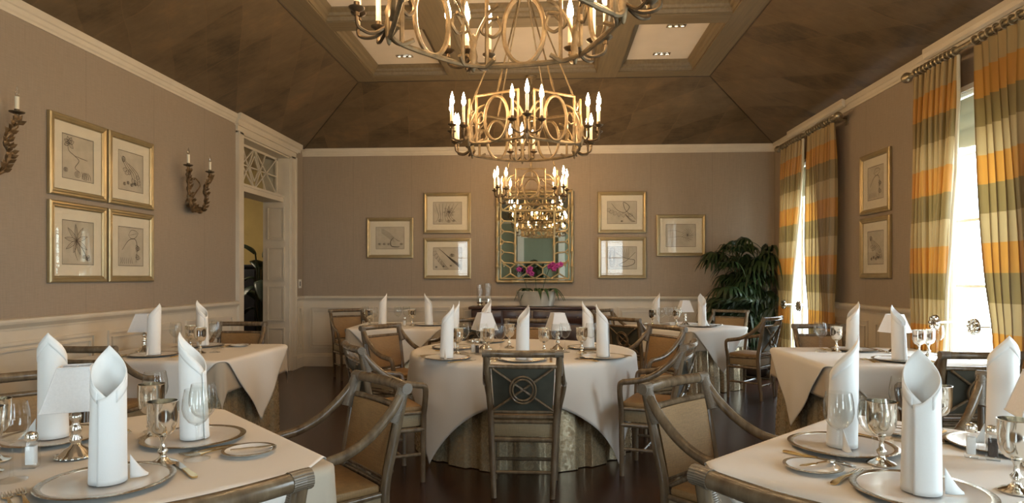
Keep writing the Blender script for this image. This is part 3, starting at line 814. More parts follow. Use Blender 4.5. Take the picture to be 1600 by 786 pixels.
# ------------------------------------------------------------------ wall lamps
def sconce(y, label):
    t = thing('wall_sconce', label, 'wall lamp', (XL+.004, y, 2.02), PI/2, 'gilt vine wall lamps')
    m = MB(); m.lathe([(0, .03), (.03, .028), (.045, .015), (.05, 0), (0, 0)], 16, (0, -.0, .10), Matrix.Rotation(PI/2, 4, 'X')); m.build('wall_plate', MT['vine'], t)
    r = random.Random(int(y*10))
    for s_ in (-1, 1):
        path = spline([(0, -.03, .10), (s_*.03, -.07, .02), (s_*.10, -.10, .03), (s_*.16, -.10, .15), (s_*.15, -.09, .27), (s_*.20, -.11, .36), (s_*.205, -.12, .42)], 7)
        m = MB(); m.tube(path, [.0165+.005*math.sin(i*1.3) for i in range(len(path))], 7)
        m.tube(spline([(0, -.03, .12), (s_*.06, -.05, .22), (s_*.12, -.06, .30), (s_*.05, -.05, .36), (s_*.02, -.05, .345)], 6), .007, 6)
        m.build('vine_arm', MT['vine'], t)
        m = MB()
        for p in path[4:-4:2]:
            for q in range(3):
                a = r.uniform(0, 6.28); d = Vector((math.cos(a), -.6+math.sin(a)*.5, .5+r.random()*.6)).normalized()
                sd = d.cross(Vector((0, 1, .3))).normalized()*.018; e = p+d*.068; md = p+d*.036-Vector((0, .006, 0))
                m.add([p, md+sd, e, md-sd, md+Vector((0, -.006, 0))], [(0, 1, 4), (1, 2, 4), (2, 3, 4), (3, 0, 4)])
        m.build('vine_leaves', MT['vine'], t)
        c = (s_*.205, -.12, 0)
        m = MB(); m.lathe([(0, .415), (.012, .418), (.016, .44), (.045, .452), (.047, .458), (.016, .455), (.016, .475), (0, .475)], 14, c); m.build('drip_pan', MT['giltdark'], t)
        m = MB(); m.lathe([(0, .458), (.0135, .458), (.0135, .56), (0, .562)], 12, c); cs = m.build('candle_sleeve', MT['sleeve'], t)
        m = MB(); flame(m, .562, .013, .075, 10, c); m.build('flame_bulb', MT['bulboff'], cs)
    return t
sconce(6.42, 'unlit gilt vine wall lamp between the prints and the doorway')
sconce(3.94, 'unlit gilt vine wall lamp cut off by the picture edge')

# ------------------------------------------------------------------ armchair
def armchair():
    t = thing('rattan_armchair', '-', 'chair', (0, 0, 0), 0, 'rattan armchairs')
    post = lambda s_: [(s_*.190, -.215, 0), (s_*.200, -.195, .20), (s_*.208, -.185, .36), (s_*.213, -.185, .50), (s_*.224, -.215, .66), (s_*.232, -.243, .80), (s_*.236, -.262, .893)]
    R = MT['rattan']
    for s_ in (-1, 1):
        P = spline(post(s_), 6); k = [p for p in P]
        low = [p for p in P if p.z <= .43]; hi = [p for p in P if p.z >= .42]
        MB().tube(low, [.0185+.003*min(1, p.z/.3) for p in low], 12).build('leg', R, t)
        MB().tube(hi, [.0215-.0015*(p.z-.4)/.5 for p in hi], 12).build('back_post', R, t)
        MB().tube(spline([(s_*.216, .155, 0), (s_*.222, .155, .25), (s_*.236, .155, .47)], 5), [.0175]*4+[.019]*7, 12).build('leg', R, t)
        arm = spline([(s_*.237, -.258, .885), (s_*.246, -.195, .805), (s_*.258, -.10, .722), (s_*.268, .0, .672), (s_*.274, .085, .655), (s_*.276, .132, .648)], 7)
        dn = spline([(s_*.276, .132, .648), (s_*.275, .152, .632), (s_*.266, .158, .58), (s_*.246, .157, .50), (s_*.236, .155, .455)], 5)
        MB().tube(arm+dn[1:], [.0205]*len(arm)+[.019]*(len(dn)-1), 12).build('arm', R, t)
        # leather binding where arm meets post
        B = [p for p in P if p.z > .755]
        path = [Vector((p.x*1.01, p.y+.006+.16*(.893-p.z), p.z)) for p in B]
        n = 40; pp = []; rr = []
        for i in range(n):
            u = i/(n-1)*(len(path)-1); a = int(min(u, len(path)-2)); q = path[a].lerp(path[a+1], u-a); pp.append(q); rr.append((.0245+.002*(1-i/n))*(1+.03*(i % 2)))
        MB().tube(pp, rr, 12, flat=.92).build('leather_binding', MT['binding'], t)
    bow = lambda z, y, x, n=13, b=.028: [(-x+2*x*i/(n-1), y-b*math.sin(PI*i/(n-1)), z) for i in range(n)]
    MB().tube(bow(.893, -.262, .240), .0225, 12).build('top_rail', R, t)
    for s_ in (-1, 1):
        pp = []; rr = []
        for i in range(18): pp.append((s_*(.262-.058*i/17), -.262-.028*math.sin(PI*(.24-abs(.262-.058*i/17))/.48) if .262-.058*i/17 < .24 else -.262, .893)); rr.append(.0240*(1+.03*(i % 2)))
        MB().tube(pp, rr, 12).build('rail_wrap', MT['binding'], t)
    for q in ((.812, -.247, .222, .015, .0135), (.525, -.190, .205, .006, .012), (.493, -.186, .205, .004, .012)):
        MB().tube(bow(q[0], q[1], q[2], 11, q[3]), q[4], 10).build('back_rail', R, t)
    # upholstered back: woven front pad, dark leather rear
    def pad(y_off, th, x0, x1):
        mb = MB()
        def pt(u, v, side):
            x = (x0+(x1-x0)*v); x = -x+2*x*u; z = .535+.268*v
            y = -.192-.052*v**1.2-.012*math.sin(PI*u)*v
            bul = (math.sin(PI*u)**.35*math.sin(PI*v)**.35 if 0 < u < 1 and 0 < v < 1 else 0)
            return (x, y+y_off+side*(th*.35+th*.65*bul), z)
        nu, nv = 14, 12
        mb.grid(lambda u, v: pt(u, v, 1), nu, nv); mb.grid(lambda u, v: pt(u, v, -1), nu, nv)
        w = nu+1; b = w*(nv+1)
        edge = [i for i in range(w)]+[w*(j+1)-1 for j in range(1, nv+1)]+[w*nv+i for i in range(w-2, -1, -1)]+[w*j for j in range(nv-1, 0, -1)]
        for i in range(len(edge)):
            p, q = edge[i], edge[(i+1) % len(edge)]; mb.f.append((p, q, b+q, b+p))
        return mb
    pad(.010, .011, .192, .206).build('back_pad', MT['tan'], t, ang=60)
    pad(-.0075, .0055, .190, .204).build('back_panel', MT['green'], t, ang=60)['label'] = 'dark green leather outer back'
    # crossed canes and double ring on the outer back
    m = MB()
    Y = lambda z, x: -.219-.052*((z-.535)/.268)**1.2*1.0-.004
    for s_ in (-1, 1):
        m.tube([(s_*(-.195+.39*i/8), Y(.54+.262*i/8, 0)-.008*math.sin(PI*i/8), .54+.262*i/8) for i in range(9)], .0082, 8)
    for r_ in (.084, .066):
        m.tube([(r_*math.cos(a), Y(.671+r_*math.sin(a), 0)-.018, .671+r_*math.sin(a)) for a in [2*PI*i/36 for i in range(36)]], .0068, 8, closed=True)
    m.build('cross_and_ring', R, t)
    # seat: cushion, apron, rails
    m = MB()
    def rrect(x, y0, y1, z0, z1): m.box(-x, x, y0, y1, z0, z1)
    rrect(.205, -.165, .158, .463, .503); m.build('seat_cushion', MT['tan'], t, bevel=.014)
    m = MB()
    m.box(-.205, .205, -.185, -.165, .372, .455); m.box(-.205, .205, .140, .156, .372, .455); m.box(-.216, -.196, -.17, .15, .372, .455); m.box(.196, .216, -.17, .15, .372, .455)
    m.build('seat_apron', MT['apron'], t, bevel=.004)
    for z, q in ((.462, .0125), (.352, .0165)):
        m = MB(); k = (.208, -.182, .232, .157)
        m.tube([(-k[0], k[1], z), (k[0], k[1], z)], q, 10); m.tube([(-k[2], k[3], z), (k[2], k[3], z)], q, 10)
        for s_ in (-1, 1): m.tube([(s_*k[0], k[1], z), (s_*k[2], k[3], z)], q, 10)
        m.build('seat_rail', R, t)
    for z, p, q in ((.155, (-.198, -.2), (.198, -.2)), (.185, (-.2, -.198), (-.219, .155)), (.185, (.2, -.198), (.219, .155)), (.175, (-.21, .02), (.21, .02))):
        MB().tube([(p[0], p[1], z), (q[0], q[1], z)], .0115, 10).build('stretcher', R, t)
    for ch in t.children:
        for v in ch.data.vertices: v.co.x *= .94
    return t
CH = armchair(); CH_used = False
def chair(rail, fwd, label):
    """rail: where the middle of the top rail stands; fwd: the way the sitter faces"""
    global CH_used
    f = Vector((fwd[0], fwd[1])).normalized(); o = Vector(rail)+f*.27
    rz = math.atan2(-f.x, f.y)
    if not CH_used:
        CH.location = (o.x, o.y, .001); CH.rotation_euler = (0, 0, rz); CH['label'] = label; CH_used = True; return CH
    return dup(CH, (o.x, o.y, .001), rz, label)

# ------------------------------------------------------------------ tables under cloths
TOP = .752
def drape(mb, shape, a, half, rot, z, e=.02, flare=.06, amp=.008, n=84, seed=0, rc=.05, freq=22, cfl=1.6):
    """cloth lying on a square (half-side a) or round (radius a) table top and hanging over its edge"""
    r = random.Random(seed); p1, p2, p3 = r.uniform(0, 6), r.uniform(0, 6), r.uniform(0, 6)
    ca, sa = math.cos(rot), math.sin(rot); zmin = [9]
    def f(u, v):
        x, y = (u*2-1)*half, (v*2-1)*half; x, y = x*ca-y*sa, x*sa+y*ca
        if shape == 'round':
            d = math.hypot(x, y)
            if d <= a: return (x, y, z)
            nx, ny = x/d, y/d; qx, qy = nx*a, ny*a; s_ = d-a; corner = 0; arc = math.atan2(y, x)*a
        else:
            qx = max(-(a-rc), min(a-rc, x)); qy = max(-(a-rc), min(a-rc, y))
            dx, dy = x-qx, y-qy; d = math.hypot(dx, dy)
            if d <= rc: return (x, y, z)
            nx, ny = dx/d, dy/d; qx += nx*rc; qy += ny*rc; s_ = d-rc; corner = abs(2*nx*ny); arc = qx*ny-qy*nx
        L = e*PI/2
        if s_ < L: off, dr = e*math.sin(s_/e), e*(1-math.cos(s_/e))
        else:
            k = s_-L; g = min(1, k/.25)
            if shape == 'round': rip = amp*g*(math.sin(freq*arc+p1)+.5*math.sin(freq*.53*arc+p2))
            else: rip = amp*g*(math.sin(freq*arc+p1)*(1-corner)+.4*math.sin(freq*.6*arc+p2))
            off, dr = e+max(-e*.35, flare*k*(1+cfl*corner)+rip), e+k
        return (qx+nx*off, qy+ny*off, z-dr)
    mb.grid(f, n, n)
def table(name, tname, shape, a, c, rot, cloth_half, cloth_rot, lab, seed, under=True):
    t = thing(name, lab[0], 'table', (c[0], c[1], 0), rot, 'dining tables')
    m = MB()
    if shape == 'round': m.lathe([(0, TOP-.035), (a-.012, TOP-.035), (a-.004, TOP-.02), (a-.008, TOP-.006), (a-.02, TOP-.004), (0, TOP-.004)], 64)
    else:
        h, c_ = a-.008, .05; P = []
        for k, (sx, sy) in enumerate(((1, 1), (-1, 1), (-1, -1), (1, -1))):
            for j in range(7):
                w = k*PI/2+j*PI/12; P.append((sx*(h-c_)+c_*math.cos(w), sy*(h-c_)+c_*math.sin(w)))
        m.prism(P, 'z', TOP-.035, TOP-.004)
    m.build('tabletop', MT['sideboard'], t, bevel=0)
    m = MB(); m.lathe([(0, TOP-.036), (.09, TOP-.036), (.05, TOP-.08), (.04, .4), (.06, .2), (.05, .1), (.22, .03), (.23, .001), (0, .001)], 16); m.build('pedestal', MT['sideboard'], t)
    # pleated floor length skirt
    m = MB(); ai = a-.03; rc = .05
    if shape == 'round': path = [(ai*math.cos(2*PI*k/240), ai*math.sin(2*PI*k/240), math.cos(2*PI*k/240), math.sin(2*PI*k/240)) for k in range(240)]
    else:
        path = []
        for s_ in range(4):
            A = Matrix.Rotation(s_*PI/2, 2)
            for k in range(56):
                p = A @ Vector((ai, -(ai-rc)+2*(ai-rc)*k/55)); q = A @ Vector((1, 0)); path.append((p.x, p.y, q.x, q.y))
            for k in range(1, 6):
                w = k/6*PI/2; p = A @ Vector((ai-rc+rc*math.cos(w), ai-rc+rc*math.sin(w))); q = A @ Vector((math.cos(w), math.sin(w))); path.append((p.x, p.y, q.x, q.y))
    n = len(path); rr = random.Random(seed)
    per = 12
    w_ = [rr.uniform(.6, 1.2) for _ in range(n//per+2)]
    def sk(u, v):
        k = int(round(u*n)) % n; x, y, nx, ny = path[k]; z = TOP-.04-(TOP-.046)*v
        ph = (k % per)/per; fold = (1 if ph < .62 else -1)*w_[k//per]
        g = .004+.012*min(1, max(0, (v-.25)/.5))
        o = g*fold+.008*v*math.sin(k*.13+seed)-.016+.018*v
        return (x+nx*o, y+ny*o, z)
    m.grid(sk, n, 14, wrap=True)
    o = m.build('table_skirt', MT['skirt'], solid=.0, ang=180); o.location = (c[0], c[1], 0); o.rotation_euler = (0, 0, rot)
    tag(o, lab[1], 'table skirt', 'gold damask table skirts')
    if under:
        m = MB(); drape(m, shape, a, a+.24, 0, TOP+.001, .014, .03, .005, 84, seed+1, cfl=1.0)
        o = m.build('undercloth', MT['undercloth'], solid=.0012, ang=180); o.location = (c[0], c[1], 0); o.rotation_euler = (0, 0, rot)
        tag(o, lab[3], 'tablecloth', 'taupe undercloths')
    m = MB(); drape(m, shape, a, cloth_half, cloth_rot, TOP+.004, .032, .022 if shape != 'round' else .05, .007 if shape != 'round' else .019, 100, seed+2, freq=17 if shape != 'round' else 10)
    o = m.build('tablecloth', MT['cloth'], solid=.0012, ang=180); o.location = (c[0], c[1], 0); o.rotation_euler = (0, 0, rot)
    tag(o, lab[2], 'tablecloth', 'white tablecloths')
Q = PI/4
WHERE = {'LF': 'square table at the lower left corner', 'RF': 'square table at the lower right corner', 'C': 'round centre table', 'LM': 'table along the wainscot by the doorway',
         'RM': 'table between the curtained windows', 'LB': 'far table beside the sideboard, doorway side', 'RB': 'far table in front of the palm'}
CEN = {'LF': (-1.55, 2.03), 'RF': (1.31, 2.09), 'C': (-.21, 5.28), 'LM': (-2.90, 5.02), 'RM': (2.47, 5.02), 'LB': (-1.80, 7.85), 'RB': (1.66, 7.93)}
for k, sh, a, rot, half, cr, sd in (('LF', 'sq', .61, Q, 1.05, Q, 1), ('RF', 'sq', .575, Q, 1.05, Q, 2), ('C', 'round', .89, 0, 1.17, .06, 3), ('LM', 'sq', .565, 0, .80, Q, 4),
                             ('RM', 'sq', .565, 0, .80, Q, 5), ('LB', 'sq', .56, .05, .78, Q, 6), ('RB', 'sq', .52, math.radians(38), .74, Q, 7)):
    if k in ('LF', 'RF'): half, cr = .80, Q
    table('round_table' if sh == 'round' else 'square_table', k, sh, a, CEN[k], rot, half, cr,
          ('cloth-covered ' + WHERE[k], 'pleated gold damask floor-length skirt of the ' + WHERE[k], 'white linen cloth with hanging points on the ' + WHERE[k], 'taupe undercloth of the ' + WHERE[k]), sd, under=(sh != 'round'))

for rail, fwd, lab in (
    ((-.155, 3.86), (0, 1), 'rattan armchair with its dark back to the camera at the round centre table'),
    ((-1.30, 4.16), (.86, .50), 'rattan armchair at the round table, doorway side, angled away from the camera'),
    ((-1.555, 5.845), (.82, -.52), 'rattan armchair showing its tan back pad, doorway side of round table'),
    ((.97, 4.44), (-.93, .36), 'rattan armchair at the round table, window side, angled away from the camera'),
    ((1.08, 5.89), (-.82, -.50), 'rattan armchair showing its tan back pad, window side of round table'),
    ((-.22, 6.74), (0, -1), 'rattan armchair facing the camera on the far side of the round table'),
    ((-2.78, 8.66), (.60, -.80), 'rattan armchair by the far wainscot, behind the far doorway-side table'),
    ((-.83, 6.90), (-.72, .70), 'rattan armchair with dark back to camera at the far doorway-side table, partly behind a lamp'),
    ((.80, 7.03), (.72, .66), 'rattan armchair with dark back to camera at the palm table, behind the round table'),
    ((.72, 8.72), (.82, -.66), 'rattan armchair at the palm table, just beside the sideboard'),
    ((2.44, 8.74), (-.55, -.83), 'rattan armchair right in front of the potted palm'),
    ((2.48, 7.22), (-.76, .66), 'rattan armchair seen side-on at the palm table, by the far curtain'),
    ((-3.0, 3.93), (.02, 1), 'rattan armchair with dark back to camera against the wainscot, lower picture wall'),
    ((-3.0, 6.13), (.03, -1), 'rattan armchair facing the camera beside the doorway'),
    ((2.56, 3.93), (-.03, 1), 'rattan armchair with dark back silhouetted against the bright window'),
    ((2.52, 6.13), (.0, -1), 'rattan armchair facing the camera below the prints between the windows'),
    ((-.715, 1.27), (-.72, .69), 'rattan armchair at the lower left table, only its curved top rail crossing the bottom edge'),
    ((-.742, 2.81), (-.74, -.67), 'rattan armchair with tan back pad just behind the lower left table, by the open floor'),
    ((-2.42, 2.86), (.74, -.68), 'rattan armchair cut off by the picture edge beside the wainscot, lower left table'),
    ((.50, 1.345), (.74, .67), 'rattan armchair at the lower right table, only its top rail crossing the bottom edge'),
    ((.55, 2.85), (.72, -.69), 'rattan armchair with tan back pad just behind the lower right table, by the open floor'),
    ((2.20, 2.98), (-.71, -.71), 'rattan armchair behind the lower right table, mostly hidden by a napkin and lamp'),
): chair(rail, fwd, lab)
# ------------------------------------------------------------------ tableware
CT = TOP+.0055       # top of the cloth
PROTO = {}
def put(kind, x, y, rz, label, z=None, group=None):
    if kind not in PROTO:
        o = MAKE[kind](); o['label'] = label; PROTO[kind] = o
        o.location = (x, y, CT if z is None else z); o.rotation_euler = (0, 0, rz)
        if group: o['group'] = group
        return o
    return dup(PROTO[kind], (x, y, CT if z is None else z), rz, label, group)
def mk_napkin():
    t = thing('folded_napkin', '-', 'napkin', group='napkins rolled into pointed cylinders')
    H, r0, tm = .392, .0485, math.radians(205)
    m = MB()
    def f(u, v):
        th = (u*2-1)*tm; k = abs(th)/PI
        h = H*(1-.36*min(1, k)**.95-.12*max(0, k-1))
        z = .002+(h-.002)*v; r = (r0+.0042*(th/tm))*(1-.13*z/H)*(1+.02*math.sin(3*th+z*9))
        lean = .010*(z/H)
        return (r*math.sin(th), r*math.cos(th)*.97+lean, z)
    m.grid(f, 56, 20).build('rolled_linen', MT['napkin'], t, solid=.0022, ang=180)
    m = MB()      # cuff: the turned-down hem below the opening
    def g(u, v):
        th = (u*2-1)*math.radians(150); k = abs(th)/PI
        h = H*(1-.36*k**.95)-.006; z = h-.034*v
        r = (r0+.0042*(th/tm)+.0026)*(1-.13*z/H)*(1+.02*math.sin(3*th+z*9))
        return (r*math.sin(th), r*math.cos(th)*.97+.010*(z/H), z)
    m.grid(g, 40, 3).build('turned_hem', MT['napkin'], t, solid=.001, ang=180)
    m = MB()      # loose corner flaring out at the foot
    def q(u, v):
        x0, y0 = r0+.0075, 0
        h = .068*(1-u)**1.3+.004
        return (x0+.046*u, y0-.008*math.sin(u*PI)*(1-v)+.015*u+.012*v*u, .003+(h-.001)*v)
    m.grid(q, 10, 6).build('loose_corner', MT['napkin'], t, solid=.0022, ang=180)
    return t
def mk_charger():
    t = thing('charger_plate', '-', 'plate', group='silver charger plates')
    R = .178
    m = MB(); m.lathe([(0, .001), (.10, .001), (.115, .004), (R-.02, .0105), (R-.02, .0135), (.118, .0065), (.102, .004), (0, .004)], 56); m.build('plate_well', MT['plate'], t, ang=50)
    m = MB(); m.lathe([(R-.02, .0095), (R-.004, .0125), (R, .0145), (R-.004, .0165), (R-.0205, .0148), (R-.02, .0095)], 56); m.build('engraved_rim', MT['platerim'], t, ang=50)
    return t
def mk_bread():
    t = thing('bread_plate', '-', 'plate', group='bread plates')
    R = .088
    m = MB(); m.lathe([(0, .001), (.05, .001), (.058, .004), (R-.01, .011), (R-.01, .0135), (.058, .0065), (.05, .004), (0, .004)], 40); m.build('plate_well', MT['china'], t, ang=50)
    m = MB(); m.lathe([(R-.0105, .0105), (R, .0125), (R, .0148), (R-.0105, .0145), (R-.0105, .0105)], 40); m.build('silver_rim', MT['platerim'], t, ang=50)
    return t
def mk_goblet():
    t = thing('silver_goblet', '-', 'goblet', group='silver water goblets')
    m = MB(); m.lathe([(0, .001), (.043, .001), (.044, .005), (.036, .010), (.024, .014), (.013, .022), (.009, .032), (.015, .040), (.016, .046), (.008, .054), (.0065, .075), (.010, .084), (.012, .090), (0, .092)], 28); m.build('foot_and_stem', MT['silver'], t, ang=60)
    m = MB(); m.lathe([(0, .090), (.012, .091), (.027, .098), (.038, .112), (.043, .132), (.0445, .16), (.0445, .200), (.0465, .203), (.0435, .2035), (.0425, .16), (.041, .133), (.036, .114), (.025, .102), (0, .096)], 32); m.build('cup', MT['silver'], t, ang=60)
    return t
def mk_wine():
    t = thing('wine_glass', '-', 'wine glass', group='crystal wine glasses')
    m = MB(); m.lathe([(0, .001), (.040, .001), (.041, .003), (.02, .007), (.006, .014), (.0042, .03), (.004, .10), (.007, .112), (0, .114)], 28); m.build('foot_and_stem', MT['glass'], t, ang=60)
    m = MB(); m.lathe([(0, .113), (.008, .113), (.026, .124), (.041, .145), (.046, .168), (.044, .20), (.038, .232), (.0375, .2325), (.043, .20), (.045, .168), (.040, .146), (.025, .1255), (0, .1145)], 32); m.build('bowl', MT['glass'], t, ang=60)
    return t
def blade(m, outline, z0, z1, arch=.0):
    """flat cutlery piece from a half outline [(y, halfwidth)] along +y"""
    P = [(w, y) for y, w in outline]+[(-w, y) for y, w in reversed(outline)]
    n = len(outline); vs = []
    for z in (z0, z1):
        vs += [(w, y, z+arch*math.sin(PI*(y-outline[0][0])/(outline[-1][0]-outline[0][0]))) for y, w in outline]
        vs += [(-w, y, z+arch*math.sin(PI*(y-outline[0][0])/(outline[-1][0]-outline[0][0]))) for y, w in outline]
    fs = []
    for i in range(n-1):
        for b, s_ in ((0, 1), (2*n, 1)): fs.append((b+i, b+i+1, b+n+i+1, b+n+i))
        fs.append((i, i+1, 2*n+i+1, 2*n+i)); fs.append((n+i, n+i+1, 3*n+i+1, 3*n+i))
    fs += [(0, n, 3*n, 2*n), (n-1, 2*n-1, 4*n-1, 3*n-1)]
    m.add(vs, fs)
HANDLE = [(-.105, .004), (-.10, .009), (-.085, .0105), (-.06, .007), (-.02, .0042), (.02, .0035)]
def mk_fork():
    t = thing('dinner_fork', '-', 'fork', group='silver forks')
    m = MB(); blade(m, HANDLE+[(.035, .005), (.045, .010), (.055, .0125)], .001, .004, .006); m.build('handle', MT['goldcut'], t, ang=40)
    m = MB()
    for x in (-.0103, -.0034, .0034, .0103): m.tube([(x, .053, .0030), (x, .075, .003), (x*.95, .10, .006)], [.0022, .002, .0012], 6)
    m.build('tines', MT['silver'], t)
    return t
def mk_knife():
    t = thing('dinner_knife', '-', 'knife', group='silver knives')
    m = MB(); blade(m, [(-.115, .004), (-.11, .0085), (-.09, .010), (-.05, .0075), (.0, .007)], .001, .007); m.build('handle', MT['goldcut'], t, ang=40)
    m = MB(); blade(m, [(.0, .006), (.01, .0095), (.06, .0105), (.10, .009), (.12, .003)], .0025, .0045); m.build('blade', MT['silver'], t, ang=40)
    return t
def mk_butter():
    t = thing('butter_knife', '-', 'knife', group='butter knives on bread plates')
    m = MB(); blade(m, [(-.075, .003), (-.07, .007), (-.05, .007), (-.01, .0045), (.0, .004)], 0, .004); m.build('handle', MT['silver'], t, ang=40)
    m = MB(); blade(m, [(.0, .004), (.012, .0085), (.055, .0095), (.072, .003)], .0005, .0025); m.build('blade', MT['silver'], t, ang=40)
    return t
def mk_lamp():
    t = thing('table_lamp', '-', 'lamp', group='small silver table lamps')
    m = MB(); pr = [(0, .001), (.055, .001), (.058, .006), (.052, .012), (.044, .016), (.034, .028), (.020, .036), (.013, .046), (.018, .054), (.019, .064), (.012, .074), (.017, .086), (.019, .096), (.012, .108), (.010, .118), (.017, .128), (.018, .138), (.010, .150), (.006, .158), (.006, .25), (0, .252)]
    m.lathe(pr, 24)
    for k in range(20):
        a = 2*PI*k/20; m.lathe([(0, .002), (.006, .005), (.0055, .010), (0, .013)], 8, (.056*math.cos(a), .056*math.sin(a), 0))
    m.build('baluster_base', MT['silver'], t, ang=60)
    m = MB(); z0, z1, a, b = .166, .303, .083, .044
    def ring(h, z, th): return [(-h+th, -h+th, z), (h-th, -h+th, z), (h-th, h-th, z), (-h+th, h-th, z)]
    vs = ring(a, z0, 0)+ring(b, z1, 0)+ring(b, z1, .003)+ring(a, z0, .003)
    fs = []
    for r_ in range(4):
        for e in range(4): fs.append((r_*4+e, r_*4+(e+1) % 4, ((r_+1) % 4)*4+(e+1) % 4, ((r_+1) % 4)*4+e))
    m.add(vs, fs)
    m.build('lamp_shade', MT['shade'], t, smooth=False)
    m = MB()
    for h, z in ((a, z0), (b, z1)):
        p = ring(h+.001, z, 0); m.tube(p, .0028, 6, closed=True)
    for i in range(4): m.tube([ring(a, z0, 0)[i], ring(b, z1, 0)[i]], .0022, 6)
    for d in ((1, 0), (0, 1)): m.tube([(d[0]*(b-.002), d[1]*(b-.002), z1-.004), (-d[0]*(b-.002), -d[1]*(b-.002), z1-.004)], .0016, 6)
    m.build('shade_trim', MT['shade'], t)
    return t
def mk_shaker(kind):
    t = thing(kind+'_shaker', '-', kind+' shaker', group=kind+' shakers')
    h = .019
    m = MB(); m.box(-h, h, -h, h, .001, .085); m.build('crystal_body', MT['glass'], t, bevel=.003)
    m = MB(); m.box(-h+.006, h-.006, -h+.006, h-.006, .012, .070); m.build('filling', MT['white' if kind == 'salt' else 'pepper'], t, bevel=.003)
    m = MB(); m.lathe([(0, .086), (.0165, .086), (.018, .09), (.018, .104), (.014, .112), (.006, .115), (0, .1155)], 18); m.build('silver_cap', MT['silver'], t, ang=50)
    return t
MAKE = dict(napkin=mk_napkin, charger=mk_charger, bread=mk_bread, goblet=mk_goblet, wine=mk_wine, fork=mk_fork, knife=mk_knife, butter=mk_butter, lamp=mk_lamp,
            salt=lambda: mk_shaker('salt'), pepper=lambda: mk_shaker('pepper'))
R_ = math.radians
TB = {'LF': 'lower left table', 'RF': 'lower right table', 'C': 'round centre table', 'LM': 'wainscot table', 'RM': 'table between the windows', 'LB': 'far doorway-side table', 'RB': 'palm table'}
def setting(tb, x, y, face, nrz, seat, cut=True, bread=None, nlook='white rolled pointed napkin'):
    """place setting at x,y; face = unit direction from the seat to the table centre"""
    fx, fy = face; L = math.hypot(fx, fy); fx, fy = fx/L, fy/L; rx, ry = fy, -fx    # diner's right
    a = math.atan2(-fx, fy)
    put('charger', x, y, 0, 'silver charger under the napkin at the %s of the %s' % (seat, TB[tb]))
    put('napkin', x, y, R_(nrz), '%s at the %s of the %s' % (nlook, seat, TB[tb]), CT+.0065)
    if cut:
        put('fork', x-rx*.194, y-ry*.194, a, 'gilt-handled fork beside the charger at the %s of the %s' % (seat, TB[tb]))
        if not (tb == 'RF' and bread): put('fork', x-rx*.226-fx*.01, y-ry*.226-fy*.01, a, 'outer gilt-handled fork at the %s of the %s' % (seat, TB[tb]))
        put('knife', x+rx*.205, y+ry*.205, a, 'gilt-handled knife beside the charger at the %s of the %s' % (seat, TB[tb]))
    if bread:
        put('bread', bread[0], bread[1], 0, 'small rimmed bread plate at the %s of the %s' % (seat, TB[tb]))
        put('butter', bread[0]+.015, bread[1]+.005, R_(bread[2]), 'butter knife across the bread plate at the %s of the %s' % (seat, TB[tb]), CT+.0155)

# lower left table
setting('LF', -1.277, 1.787, (-.7, .7), 30, 'camera-side seat', True, (-1.56, 1.50, 40), 'tall open-topped white napkin')
setting('LF', -1.305, 2.29, (-.7, -.7), 100, 'open-floor seat', True, (-1.02, 2.13, -60))
setting('LF', -1.83, 2.27, (.7, -.7), 200, 'wainscot-side seat', True, (-2.1, 2.0, 30), 'white napkin partly behind the lamp')
put('lamp', -1.575, 2.05, R_(28), 'small silver lamp with square white shade on the lower left table')
put('salt', -1.625, 1.925, R_(15), 'crystal salt shaker with silver cap on the lower left table')
put('goblet', -1.235, 1.985, 0, 'silver goblet standing between two napkins on the lower left table')
put('goblet', -1.475, 2.30, 0, 'silver goblet farther back beside the tall napkins, lower left table')
put('goblet', -1.80, 1.985, 0, 'silver goblet cut by the picture edge, farther one, lower left table')
put('goblet', -1.715, 1.86, 0, 'silver goblet cut by the picture edge, closer one, lower left table')
put('wine', -1.155, 2.045, 0, 'wine glass in front of the open-floor napkin, lower left table')
put('wine', -1.19, 2.145, 0, 'wine glass just behind another, by the open-floor napkin, lower left table')
put('wine', -1.58, 1.80, 0, 'wine glass beside the salt shaker near the picture edge')
put('wine', -1.53, 2.41, 0, 'wine glass behind the tall front napkin, lower left table')
# lower right table
setting('RF', 1.03, 1.835, (.7, .7), -24, 'camera-side seat', True, (.825, 2.05, 115), 'tall open-topped white napkin')
setting('RF', 1.03, 2.31, (.7, -.7), -112, 'open-floor seat', True, None)
setting('RF', 1.60, 2.35, (-.7, -.7), 165, 'window-side seat', True, (1.36, 2.53, 60), 'white napkin standing beside the lamp')
put('lamp', 1.55, 2.09, R_(-20), 'small silver lamp with square white shade at the picture edge, lower right table')
put('salt', 1.405, 2.215, R_(-30), 'crystal salt shaker with silver cap on the lower right table')
put('pepper', 1.455, 2.185, R_(-30), 'crystal pepper shaker with dark filling on the lower right table')
put('goblet', 1.065, 2.115, 0, 'silver goblet behind a wine glass, lower right table')
put('goblet', 1.425, 2.43, 0, 'silver goblet peeping out behind the tall front napkin, lower right table')
put('goblet', 1.305, 1.865, 0, 'large silver goblet at the picture edge in front of the lamp')
put('wine', .925, 2.10, 0, 'wine glass in front of the open-floor napkin, lower right table')
put('wine', 1.0, 2.03, 0, 'wine glass in front of a silver goblet, lower right table')
put('wine', 1.30, 2.43, 0, 'wine glass half hidden behind the tall front napkin, lower right table')
